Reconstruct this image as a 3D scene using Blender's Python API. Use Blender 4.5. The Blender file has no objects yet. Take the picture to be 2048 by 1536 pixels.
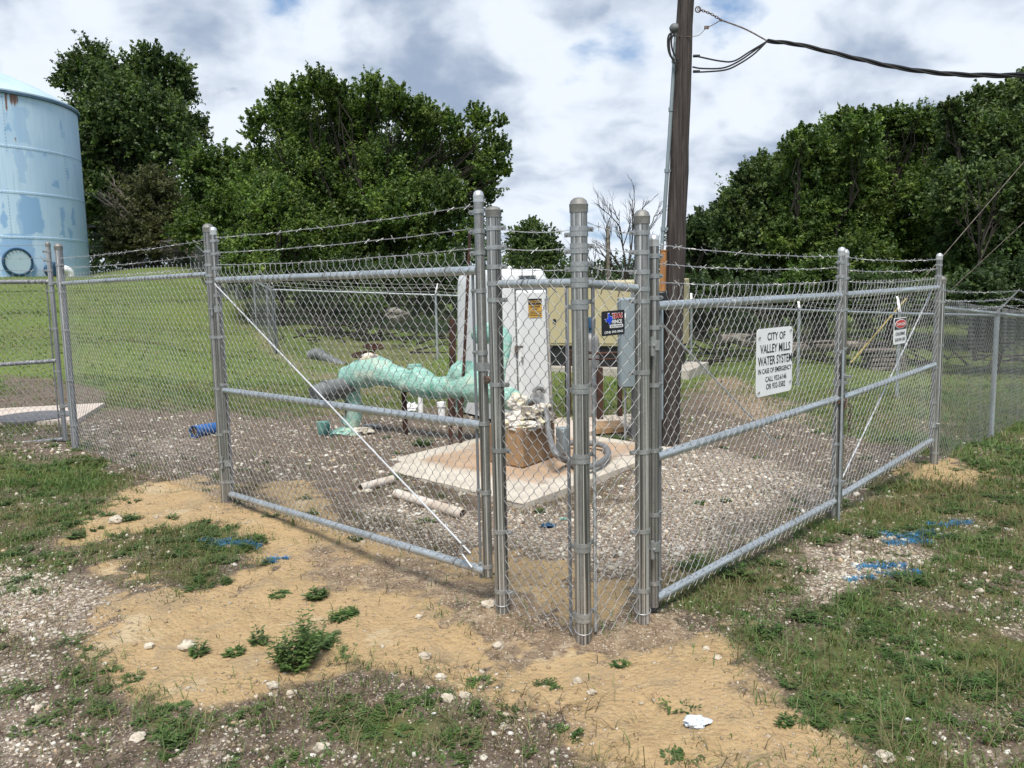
import bpy, math, random
import numpy as np
from mathutils import Vector, noise as mn
random.seed(7); RNG = np.random.default_rng(7)
SC = bpy.context.scene
COL = SC.collection
PI = math.pi
# ------------------------------------------------------------------ camera frame (1 unit = 1 m)
F = 1600.0; CH = 1.77
PITCH = math.atan(193/1600); ROLL = math.atan(.0215)
FWD = np.array([0, math.cos(PITCH), -math.sin(PITCH)]); _r0 = np.array([1., 0, 0]); _u0 = np.cross(_r0, FWD)
RT = math.cos(ROLL)*_r0 - math.sin(ROLL)*_u0; UP = math.sin(ROLL)*_r0 + math.cos(ROLL)*_u0
CAM = np.array([0, 0, CH])
def ray(px, py): return (px-1024)/F*RT - (py-768)/F*UP + FWD
def G(px, py, z=0.):                       # photo point -> where its sight line meets the level z
    d = ray(px, py); return CAM + d*((z-CH)/d[2])
def Y(px, py, y):                          # -> at distance y
    d = ray(px, py); return CAM + d*(y/d[1])
def VP(A, B, px, py):                      # -> on the vertical plane over the line A-B: (s along, z)
    d = ray(px, py); n = np.array([-(B[1]-A[1]), B[0]-A[0]])
    t = (n @ (np.array(A[:2])-CAM[:2]))/(n @ d[:2]); p = CAM+d*t
    e = np.array([B[0]-A[0], B[1]-A[1]]); L = np.hypot(*e); return float((p[:2]-np.array(A[:2])) @ e/L), float(p[2])
# ------------------------------------------------------------------ terrain
CTRL = np.array([(.33,3.86,0),(-3,2,0),(3,2,0),(0,1,0),(5,4,-.02),(-.1,4.3,0),(.7,4.1,0.01),(2.4,5.9,0),(4.1,7.6,0),(0,7,0),(1.7,8.4,0),(-1.6,8.2,0),
 (-2.3,6.3,.09),(-4.8,8.7,.12),(-4,5,.05),(-8,7,.12),(-2,10,0.02),(1,10.5,0),(3,12,-.08),(-6.5,11,.12),(-9,13.5,.25),(-5,13,.1),
 (-6.3,20.9,.2),(-1.9,20,0),(.5,16,0),(3.4,16,-.1),(4.1,18.2,-.25),(5.6,15.7,-.3),(6.6,13.7,-.3),(5.8,9.7,-.15),(7.6,11.5,-.28),(12,8,-.2),(12,20,-.5),
 (-8.5,26,.55),(-10,18,.7),(-13,18,.8),(-15,24,1.3),(-12,30,1.5),(-20,32,2.0),(-20,50,3.4),(-29,40,2.75),(-24,40,2.75),(-29,47,2.9),(-35,42,2.75),(-26,52,3.3),(-40,60,3),
 (-20,20,1.0),(-30,25,1.6),(-2,28,.1),(5,28,-.3),(15,35,-.3),(0,40,.3),(-10,45,1.5),(20,50,0),(0,90,1),(60,90,0),(-60,90,3),(40,20,-.5),(-40,10,.6),(30,0,0),(-30,0,.2),
 (0,-30,0),(200,200,2),(-200,200,3),(0,300,2),(-200,-100,0),(200,-100,0)], float)
CT = [tuple(c) for c in CTRL]
def gz(x, y):
    x = np.asarray(x, float); y = np.asarray(y, float); num = np.zeros_like(x); den = np.zeros_like(x)
    for cx, cy, cz in CT:
        w = 1.0/((x-cx)**2+(y-cy)**2+.25)**2; num += w*cz; den += w
    return num/den
def _fade(t): return t*t*t*(t*(t*6-15)+10)
_perm = np.random.default_rng(3).random((256, 256))
def vnoise(x, y, s=1.0, o=0):
    x = np.asarray(x)*s+o*17.3; y = np.asarray(y)*s+o*9.1
    xi = np.floor(x).astype(int); yi = np.floor(y).astype(int); fx = _fade(x-xi); fy = _fade(y-yi)
    g = lambda a, b: _perm[a & 255, b & 255]
    return (g(xi,yi)*(1-fx)+g(xi+1,yi)*fx)*(1-fy)+(g(xi,yi+1)*(1-fx)+g(xi+1,yi+1)*fx)*fy
def fbm(x, y, s=1.0, o=0, n=4):
    a = .5; v = 0; t = 0
    for i in range(n): v = v+a*vnoise(x, y, s*2**i, o+i*3); t += a; a *= .55
    return v/t
def relief(x, y):
    near = np.clip(1-(np.asarray(y)-12)/20, .15, 1)
    return (fbm(x, y, .9, 1)-.5)*.07*near+(fbm(x, y, 5, 5)-.5)*.03*near
def gh(x, y): return float(gz(x, y)+relief(x, y))
def onG(px, py, it=6):
    z = 0.
    for _ in range(it): p = G(px, py, z); z = gh(p[0], p[1])
    return np.array([p[0], p[1], z])
# ------------------------------------------------------------------ node helpers
def new_mat(name):
    m = bpy.data.materials.new(name); m.use_nodes = True; nt = m.node_tree; nt.nodes.clear()
    out = nt.nodes.new('ShaderNodeOutputMaterial'); b = nt.nodes.new('ShaderNodeBsdfPrincipled')
    nt.links.new(b.outputs[0], out.inputs[0]); return m, nt, b
class N:
    def __init__(s, nt): s.nt = nt
    def n(s, t, **k):
        x = s.nt.nodes.new('ShaderNode'+t)
        for a, v in k.items(): setattr(x, a, v)
        return x
    def put(s, sock, v):
        if isinstance(v, (int, float)): sock.default_value = v
        elif isinstance(v, (tuple, list)):
            v = tuple(v)
            if sock.type == 'RGBA' and len(v) == 3: v += (1,)
            sock.default_value = v
        else: s.nt.links.new(v, sock)
    def coord(s, kind='Object'): return s.n('TexCoord').outputs[kind]
    def mapping(s, vec, scale=(1,1,1), loc=(0,0,0), rot=(0,0,0)):
        m = s.n('Mapping'); s.put(m.inputs[0], vec); m.inputs['Scale'].default_value = scale; m.inputs['Location'].default_value = loc; m.inputs['Rotation'].default_value = rot; return m.outputs[0]
    def noise(s, vec, scale, detail=4, rough=.55, dist=0, out=0):
        x = s.n('TexNoise'); s.put(x.inputs['Vector'], vec); x.inputs['Scale'].default_value = scale; x.inputs['Detail'].default_value = detail
        x.inputs['Roughness'].default_value = rough; x.inputs['Distortion'].default_value = dist; return x.outputs[out]
    def voro(s, vec, scale, feature='F1', out='Distance', rnd=1):
        x = s.n('TexVoronoi', feature=feature); s.put(x.inputs['Vector'], vec); x.inputs['Scale'].default_value = scale; x.inputs['Randomness'].default_value = rnd; return x.outputs[out]
    def m(s, op, a, b=0, c=0, clamp=False):
        x = s.n('Math', operation=op, use_clamp=clamp); s.put(x.inputs[0], a); s.put(x.inputs[1], b); s.put(x.inputs[2], c); return x.outputs[0]
    def ramp(s, f, a, b, lo=0., hi=1.):
        x = s.n('MapRange'); x.interpolation_type = 'SMOOTHSTEP'; s.put(x.inputs[0], f); s.put(x.inputs[1], a); s.put(x.inputs[2], b); s.put(x.inputs[3], lo); s.put(x.inputs[4], hi); return x.outputs[0]
    def mix(s, f, a, b, mode='MIX'):
        x = s.n('Mix', data_type='RGBA', blend_type=mode); s.put(x.inputs[0], f); s.put(x.inputs[6], a); s.put(x.inputs[7], b); return x.outputs[2]
    def attr(s, name, out='Color'):
        x = s.n('Attribute'); x.attribute_name = name; return x.outputs[out]
    def bump(s, h, strength=.5, dist=.01, nrm=None):
        x = s.n('Bump'); x.inputs['Strength'].default_value = strength; x.inputs['Distance'].default_value = dist; s.put(x.inputs['Height'], h)
        if nrm is not None: s.put(x.inputs['Normal'], nrm)
        return x.outputs[0]
def simple(name, col, rough=.6, metal=0., var=.25, vs=6., bump=.2, bs=40., spec=.5, col2=None, mapscale=(1,1,1), rv=.1, bd=.004, trans=0):
    m, nt, b = new_mat(name); k = N(nt); co = k.mapping(k.coord(), mapscale)
    n1 = k.noise(co, vs, 6, .6); c2 = col2 if col2 else tuple(c*(1-var) for c in col)
    k.put(b.inputs['Base Color'], k.mix(k.ramp(n1, .35, .65), col, c2)); b.inputs['Metallic'].default_value = metal
    k.put(b.inputs['Roughness'], k.m('ADD', k.m('MULTIPLY', k.noise(co, vs*3, 3), rv*2), rough-rv))
    b.inputs['Specular IOR Level'].default_value = spec
    if bump: k.put(b.inputs['Normal'], k.bump(k.noise(co, bs, 4), bump, bd))
    if trans: b.inputs['Transmission Weight'].default_value = trans
    return m
M = {}
def galv(name, col, refl_streak=.0, rough=.42, metal=.75):
    m, nt, b = new_mat(name); k = N(nt); co = k.coord()
    sp = k.noise(co, 90, 3, .6); big = k.noise(co, 5, 4, .6)
    c = k.mix(k.ramp(sp, .3, .7), tuple(x*.82 for x in col), tuple(min(1, x*1.12) for x in col))
    c = k.mix(k.ramp(big, .4, .75), c, tuple(x*.75 for x in col))
    if refl_streak:
        st = k.noise(k.mapping(co, (75, 75, .5)), 1, 3, .75); st2 = k.noise(k.mapping(co, (95, 95, .25)), 1, 2, .6)  # reflections on the rolled zinc, painted as dark and bright vertical streaks
        c = k.mix(k.ramp(st, .50, .56), c, tuple(x*(1-refl_streak) for x in col)); c = k.mix(k.ramp(st2, .57, .62), c, (.66,.66,.63))
        dirt = k.ramp(k.noise(k.mapping(co, (20,20,3)), 1, 3), .5, .8); c = k.mix(k.m('MULTIPLY', dirt, .35), c, (.23,.20,.16))
    k.put(b.inputs['Base Color'], c); b.inputs['Metallic'].default_value = metal
    k.put(b.inputs['Roughness'], k.m('ADD', k.m('MULTIPLY', sp, .25), rough-.12))
    k.put(b.inputs['Normal'], k.bump(sp, .08, .002)); return m
M['post'] = galv('galvanised_post', (.34,.335,.32), .68, .36, .6)
M['rail'] = galv('galvanised_rail', (.52,.56,.58), 0, .40, .6)
M['band'] = galv('galvanised_band', (.42,.43,.425), 0, .40, .6)
M['wire'] = galv('galvanised_wire', (.43,.43,.425), 0, .45, .4)
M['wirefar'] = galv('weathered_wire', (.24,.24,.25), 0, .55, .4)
M['oldmetal'] = galv('weathered_pipe', (.26,.27,.29), .3, .55, .4)
M['cap'] = simple('cast_cap', (.25,.245,.225), .6, .4, .3, 20, .3, 80)
M['capbright'] = simple('bright_cap', (.75,.75,.74), .35, .7, .2, 20, .2, 80)
M['rust'] = simple('rusty_steel', (.035,.018,.014), .8, .2, .5, 9, .5, 60, col2=(.085,.036,.022))
M['rustorange'] = simple('rusty_wrap', (.50,.24,.07), .8, 0, .5, 9, .4, 40, col2=(.28,.13,.05), mapscale=(1,1,.3))
M['chain'] = simple('rusty_chain', (.10,.055,.035), .6, .6, .4, 30, .3, 80, col2=(.20,.17,.15))
M['coverdark'] = simple('iron_cover', (.16,.16,.17), .9, 0, .3, 20, .4, 50, spec=.1)
M['black'] = simple('black_paint', (.012,.012,.014), .5, 0, .3, 6, .1)
M['blackplastic'] = simple('black_plastic', (.018,.018,.02), .5, 0, .3, 6, .1)
M['white'] = simple('white_sheet', (.86,.86,.86), .45, 0, .06, 5, .05)
M['signblack'] = simple('sign_black', (.012,.013,.018), .4, 0, .2, 6, .02)
M['ink'] = simple('sign_ink', (.015,.015,.02), .5, 0, .2, 6, 0)
M['red'] = simple('sign_red', (.60,.03,.03), .45, 0, .15, 6, 0)
M['blue'] = simple('sign_blue', (.01,.06,.62), .45, 0, .15, 6, 0)
M['letterwhite'] = simple('letter_white', (.82,.82,.82), .45, 0, .05, 6, 0)
M['signyellow'] = simple('faded_yellow', (.60,.36,.06), .6, 0, .3, 20, .05, 40, col2=(.40,.22,.05))
M['pvc'] = simple('dirty_pvc', (.68,.62,.54), .55, 0, .25, 7, .1, 50, col2=(.50,.40,.31))
M['greyplastic'] = simple('grey_hose', (.20,.20,.20), .5, 0, .25, 12, .15, 60)
M['grypipe'] = simple('grey_pipe', (.17,.18,.18), .55, 0, .3, 6, .2, 60)
M['bucket'] = simple('mint_plastic', (.23,.52,.42), .5, 0, .2, 6, .1, 40, col2=(.18,.42,.36))
M['bluepvc'] = simple('blue_pvc', (.03,.13,.38), .4, 0, .35, 8, .1, 40)
M['yellow'] = simple('yellow_plastic', (.36,.27,.06), .5, 0, .2, 8, .05)
M['elec'] = simple('grey_enclosure', (.24,.29,.31), .5, .1, .2, 3, .1, 30, col2=(.20,.245,.265))
M['cyl'] = simple('cylinder_grey', (.26,.255,.25), .5, .1, .2, 7, .1, 30)
M['darkblue'] = simple('dark_blue_paint', (.03,.09,.17), .5, .1, .3, 12, .2, 50)
M['rod'] = simple('bright_rod', (.66,.67,.68), .4, .3, .1, 9, .05)
M['alum'] = simple('aluminium', (.38,.39,.40), .4, .6, .15, 9, .05)
M['cloth'] = simple('white_paper', (.60,.66,.72), .7, 0, .12, 20, .3, 60)
M['cable'] = simple('black_cable', (.014,.013,.013), .6, 0, .3, 30, .1)
M['bark'] = simple('bark', (.045,.036,.028), .9, 0, .4, 8, .8, 30, col2=(.022,.018,.014), mapscale=(1,1,.3), bd=.03)
M['deadwood'] = simple('dead_wood', (.24,.205,.17), .85, 0, .3, 8, .6, 30, col2=(.09,.075,.06), bd=.02)
M['rock'] = simple('dark_rock', (.26,.24,.20), .9, 0, .4, 5, .6, 30, col2=(.12,.11,.085), bd=.03)
M['lime'] = simple('limestone', (.58,.52,.42), .9, 0, .3, 18, .6, 60, col2=(.40,.34,.26), bd=.008)
def concrete(name, c1, c2, stain=None, sc=2.):
    m, nt, b = new_mat(name); k = N(nt); co = k.coord(); n1 = k.noise(co, sc, 6, .65); n2 = k.noise(co, 60, 4, .6)
    c = k.mix(k.ramp(n1, .35, .65), c1, c2); c = k.mix(k.ramp(n2, .55, .75), c, tuple(x*.65 for x in c2))
    if stain:
        c = k.mix(k.ramp(k.noise(k.mapping(co, (2,2,.5)), 3, 5, .7), .45, .6), c, stain)
    k.put(b.inputs['Base Color'], c); b.inputs['Roughness'].default_value = .9
    k.put(b.inputs['Normal'], k.bump(n2, .5, .006)); return m
M['concrete'] = concrete('concrete', (.50,.46,.40), (.38,.34,.29))
M['slabedge'] = concrete('slab_concrete', (.62,.56,.47), (.48,.42,.34), sc=5)
M['block'] = concrete('rust_stained_block', (.38,.235,.12), (.28,.18,.095), stain=(.20,.13,.075))
M['padconc'] = concrete('pale_pad', (.60,.51,.43), (.50,.42,.35))
# utility pole wood
m, nt, b = new_mat('pole_wood'); k = N(nt); co = k.coord()
g1 = k.noise(k.mapping(co, (45,45,1.2)), 1, 6, .7, .4); g2 = k.noise(k.mapping(co, (120,120,2.5)), 1, 4, .6)
c = k.mix(k.ramp(g1, .35, .65), (.020,.015,.013), (.078,.062,.054)); c = k.mix(k.ramp(g2, .58, .66), c, (.012,.009,.008))
k.put(b.inputs['Base Color'], c); b.inputs['Roughness'].default_value = .85; k.put(b.inputs['Normal'], k.bump(g1, .9, .012)); M['pole'] = m
# white fibreglass with rust drips
m, nt, b = new_mat('white_fibreglass'); k = N(nt); co = k.coord()
st = k.noise(k.mapping(co, (22,22,.8)), 1, 4, .6); st2 = k.noise(co, 3, 4)
c = k.mix(k.ramp(st, .60, .72), (.70,.71,.705), (.50,.38,.23)); c = k.mix(k.m('MULTIPLY', k.ramp(st2, .35, .65), .7), (.69,.70,.69), c)
c = k.mix(k.ramp(k.noise(co, 45, 3), .70, .78), c, (.25,.20,.15))
k.put(b.inputs['Base Color'], c); b.inputs['Roughness'].default_value = .38; k.put(b.inputs['Normal'], k.bump(st2, .1, .01)); M['fibre'] = m
M['tan'] = simple('tan_enclosure_paint', (.50,.43,.255), .5, .0, .08, 2, .03, 20)
# green plastic film wrap
m, nt, b = new_mat('green_film_wrap'); k = N(nt); co = k.coord()
w = k.noise(k.mapping(co, (1,1,2)), 9, 7, .7, 2.2); w2 = k.noise(k.mapping(co, (30,8,30)), 1, 5, .7, 2.); w3 = k.noise(co, 3.2, 3, .6)
c = k.mix(k.ramp(w, .35, .65), (.20,.49,.39), (.48,.72,.62)); c = k.mix(k.ramp(w3, .55, .72), c, (.56,.66,.52)); c = k.mix(k.ramp(w3, .42, .30), c, (.05,.25,.18)); c = k.mix(k.ramp(w2, .60, .70), c, (.60,.76,.70))
k.put(b.inputs['Base Color'], c); b.inputs['Roughness'].default_value = .38; b.inputs['Coat Weight'].default_value = .15
k.put(b.inputs['Normal'], k.bump(w2, .8, .02, k.bump(w, .8, .03))); M['film'] = m
m, nt, b = new_mat('glass_wool'); k = N(nt); co = k.coord()
w = k.noise(co, 7, 6, .7, 1.2); w2 = k.noise(co, 55, 5, .8)
c = k.mix(k.ramp(w, .45, .62), (.60,.56,.51), (.60,.54,.34)); c = k.mix(k.ramp(k.noise(co, 5, 4, .6, .5), .50, .62), c, (.22,.19,.165)); c = k.mix(k.ramp(w2, .62, .85), c, (.34,.30,.27))
k.put(b.inputs['Base Color'], c); b.inputs['Roughness'].default_value = 1.; b.inputs['Specular IOR Level'].default_value = .05; k.put(b.inputs['Normal'], k.bump(w2, .5, .012, k.bump(w, .4, .02))); M['wool'] = m
# attribute tinted foliage / grass / pebbles ('tint' colour lives on the mesh)
def tinted(name, rough=.6, trans=.0, vary=.15, spec=.3, bumpy=0):
    m, nt, b = new_mat(name); k = N(nt); c = k.attr('tint')
    c = k.mix(k.ramp(k.noise(k.coord(), 1.4, 3), .35, .65), c, k.mix(1.0, c, (1-vary, 1-vary*.6, 1-vary*.8), 'MULTIPLY'))
    k.put(b.inputs['Base Color'], c); b.inputs['Roughness'].default_value = rough; b.inputs['Specular IOR Level'].default_value = spec
    if bumpy: k.put(b.inputs['Normal'], k.bump(k.noise(k.coord(), 120, 3), bumpy, .004))
    if trans:
        tr = k.n('BsdfTranslucent'); k.put(tr.inputs[0], k.mix(1.0, c, (1.15,1.25,.5), 'MULTIPLY')); ms = k.n('MixShader'); ms.inputs[0].default_value = trans
        nt.links.new(b.outputs[0], ms.inputs[1]); nt.links.new(tr.outputs[0], ms.inputs[2])
        nt.links.new(ms.outputs[0], [x for x in nt.nodes if x.type == 'OUTPUT_MATERIAL'][0].inputs[0])
    return m
M['leaf'] = tinted('foliage', .55, .35, .3, .35)
M['grass'] = tinted('grass_blades', .6, .3, .25, .25)
M['pebble'] = tinted('pebbles', .9, 0, .1, .2, .5)
# ------------------------------------------------------------------ object helpers
def tag(o, label=None, cat=None, group=None, kind=None):
    if label: o['label'] = label
    if cat: o['category'] = cat
    if group: o['group'] = group
    if kind: o['kind'] = kind
    return o
def wloc(o):
    p = np.zeros(3)
    while o is not None: p += np.array(o.location); o = o.parent
    return p
def thing(name, loc, label, cat, group=None):
    o = bpy.data.objects.new(name, None); COL.objects.link(o); o.location = tuple(float(v) for v in loc); o.empty_display_size = .1
    return tag(o, label, cat, group)
class MB:
    def __init__(s): s.v = []; s.f = []
    def add(s, vs, fs):
        n = len(s.v); s.v += [tuple(float(a) for a in v) for v in vs]; s.f += [tuple(i+n for i in f) for f in fs]; return s
    def box(s, c, size, ax=(1,0), tilt=None, bevel=0):
        ux = np.array([ax[0], ax[1], 0.]); ux /= np.linalg.norm(ux); uy = np.array([-ux[1], ux[0], 0]); uz = np.array([0,0,1.])
        c = np.array(c, float); hx, hy, hz = (a/2 for a in size)
        if bevel <= 0:
            vs = [c+ux*i*hx+uy*j*hy+uz*l*hz for l in (-1,1) for j in (-1,1) for i in (-1,1)]
            return s.add(vs, [(0,2,3,1),(4,5,7,6),(0,1,5,4),(2,6,7,3),(0,4,6,2),(1,3,7,5)])
        b = bevel; rings = []
        for (l, e) in ((-hz, b), (-hz+b, 0), (hz-b, 0), (hz, b)):
            pts = [(-hx+b,-hy+e),(hx-b,-hy+e),(hx-e,-hy+b),(hx-e,hy-b),(hx-b,hy-e),(-hx+b,hy-e),(-hx+e,hy-b),(-hx+e,-hy+b)]
            rings.append([c+ux*x+uy*y+uz*l for x, y in pts])
        fs = [tuple(range(7,-1,-1)), tuple(range(24,32))]
        for r in range(3):
            for i in range(8): fs.append((r*8+i, r*8+(i+1) % 8, r*8+8+(i+1) % 8, r*8+8+i))
        return s.add([p for r in rings for p in r], fs)
    def tube(s, pts, r, n=8, caps=True, closed=False, wob=0):
        P = [np.array(p, float) for p in pts]; m_ = len(P); rr = r if hasattr(r, '__len__') else [r]*m_
        up = None; rings = []
        for i, p in enumerate(P):
            a = P[i-1] if (i or closed) else P[0]; b2 = P[(i+1) % m_] if (i < m_-1 or closed) else P[-1]
            t = b2-a; L = np.linalg.norm(t); t = t/L if L > 1e-9 else np.array([0,0,1.])
            if up is None:
                up = np.array([0,0,1.]) if abs(t[2]) < .9 else np.array([1.,0,0])
            up = up-t*(up @ t); up /= max(np.linalg.norm(up), 1e-9); sd = np.cross(t, up)
            rings.append([p+(up*math.cos(2*PI*j/n)+sd*math.sin(2*PI*j/n))*rr[i]*(1+(random.uniform(-wob, wob) if wob else 0)) for j in range(n)])
        fs = []
        for i in range(m_-(0 if closed else 1)):
            a = i*n; b2 = ((i+1) % m_)*n
            for j in range(n): fs.append((a+j, b2+j, b2+(j+1) % n, a+(j+1) % n))
        if caps and not closed: fs += [tuple(range(n)), tuple(range((m_-1)*n+n-1, (m_-1)*n-1, -1))]
        return s.add([q for r_ in rings for q in r_], fs)
    def lathe(s, c, prof, n=20, axis=None):
        c = np.array(c, float); az = np.array([0,0,1.]) if axis is None else np.array(axis, float)/np.linalg.norm(axis)
        ax = np.array([1.,0,0]) if abs(az[0]) < .8 else np.array([0,1.,0]); ax = ax-az*(ax @ az); ax /= np.linalg.norm(ax); ay = np.cross(az, ax)
        vs = [c+az*z+(ax*math.cos(2*PI*j/n)+ay*math.sin(2*PI*j/n))*r for r, z in prof for j in range(n)]
        fs = [(i*n+j, i*n+(j+1) % n, (i+1)*n+(j+1) % n, (i+1)*n+j) for i in range(len(prof)-1) for j in range(n)]
        if prof[0][0] > 1e-6: fs.append(tuple(range(n-1, -1, -1)))
        if prof[-1][0] > 1e-6: fs.append(tuple(range((len(prof)-1)*n, len(prof)*n)))
        return s.add(vs, fs)
    def grid(s, fn, nu, nv):
        vs = [fn(i/nu, j/nv) for j in range(nv+1) for i in range(nu+1)]
        return s.add(vs, [(j*(nu+1)+i, j*(nu+1)+i+1, (j+1)*(nu+1)+i+1, (j+1)*(nu+1)+i) for j in range(nv) for i in range(nu)])
    def blob(s, c, rad, amp=.2, fr=3., seed=0, nu=24, nv=14, flat=None):
        c = np.array(c, float); rad = np.array(rad, float) if hasattr(rad, '__len__') else np.array([rad]*3, float); vs = []
        for j in range(nv+1):
            for i in range(nu):
                th = 2*PI*i/nu; ph = PI*j/nv; d = np.array([math.sin(ph)*math.cos(th), math.sin(ph)*math.sin(th), math.cos(ph)])
                q = Vector(d*fr+seed*7.7); k_ = 1+amp*(mn.noise(q)+.5*mn.noise(q*2.3)+.3*mn.noise(q*5)); p = c+d*rad*k_
                if flat is not None and p[2] < flat: p[2] = flat
                vs.append(p)
        return s.add(vs, [(j*nu+i, (j+1)*nu+i, (j+1)*nu+(i+1) % nu, j*nu+(i+1) % nu) for j in range(nv) for i in range(nu)])
    def build(s, name, mat, parent=None, smooth=40):
        me = bpy.data.meshes.new(name); off = wloc(parent) if parent is not None else np.zeros(3)
        vv = np.array(s.v)-off; me.from_pydata([tuple(x) for x in vv], [], s.f); me.materials.append(mat)
        if smooth:
            me.polygons.foreach_set('use_smooth', [True]*len(me.polygons)); me.set_sharp_from_angle(angle=math.radians(smooth))
        me.update(); o = bpy.data.objects.new(name, me); COL.objects.link(o); o.parent = parent; return o
def np_mesh(name, verts, faces, mat, parent=None, tint=None, smooth=False):
    """verts (n,3); faces (m,k) all k-gons; tint (n,3) stored as colour attribute"""
    me = bpy.data.meshes.new(name); off = wloc(parent) if parent is not None else np.zeros(3)
    V = (np.asarray(verts)-off).astype(np.float32); Fc = np.asarray(faces, np.int32); k_ = Fc.shape[1]
    me.vertices.add(len(V)); me.vertices.foreach_set('co', V.ravel()); me.loops.add(Fc.size); me.loops.foreach_set('vertex_index', Fc.ravel())
    me.polygons.add(len(Fc)); me.polygons.foreach_set('loop_start', np.arange(0, Fc.size, k_, dtype=np.int32)); me.polygons.foreach_set('loop_total', np.full(len(Fc), k_, np.int32))
    if smooth: me.polygons.foreach_set('use_smooth', np.ones(len(Fc), bool))
    if tint is not None:
        a = me.color_attributes.new('tint', 'FLOAT_COLOR', 'POINT'); t = np.ones((len(V), 4), np.float32); t[:, :3] = tint; a.data.foreach_set('color', t.ravel())
    me.materials.append(mat); me.update(calc_edges=True); me.validate()
    o = bpy.data.objects.new(name, me); COL.objects.link(o); o.parent = parent; return o
# ------------------------------------------------------------------ text
def text_mesh(mb, body, o, rx, up, w, h, bold=.0, xs=None, fwd=None, d=.0):
    """letters of the string fitted to w x h with the lower left corner at o"""
    cu = bpy.data.curves.new('t', 'FONT'); cu.body = body; cu.offset = bold; cu.resolution_u = 3
    ob = bpy.data.objects.new('t', cu); COL.objects.link(ob); bpy.context.view_layer.update()
    me = bpy.data.meshes.new_from_object(ob.evaluated_get(bpy.context.evaluated_depsgraph_get()))
    co = np.array([v.co[:] for v in me.vertices]); fs = [tuple(p.vertices) for p in me.polygons]
    lo = co.min(0); sz = co.max(0)-lo; q = (co-lo)/np.where(sz < 1e-6, 1, sz)
    o = np.array(o, float)
    mb.add([o+rx*(a[0]*w)+up*(a[1]*h)+(fwd*d if fwd is not None else 0) for a in q], fs)
    bpy.data.objects.remove(ob); bpy.data.curves.remove(cu); bpy.data.meshes.remove(me)
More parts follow.
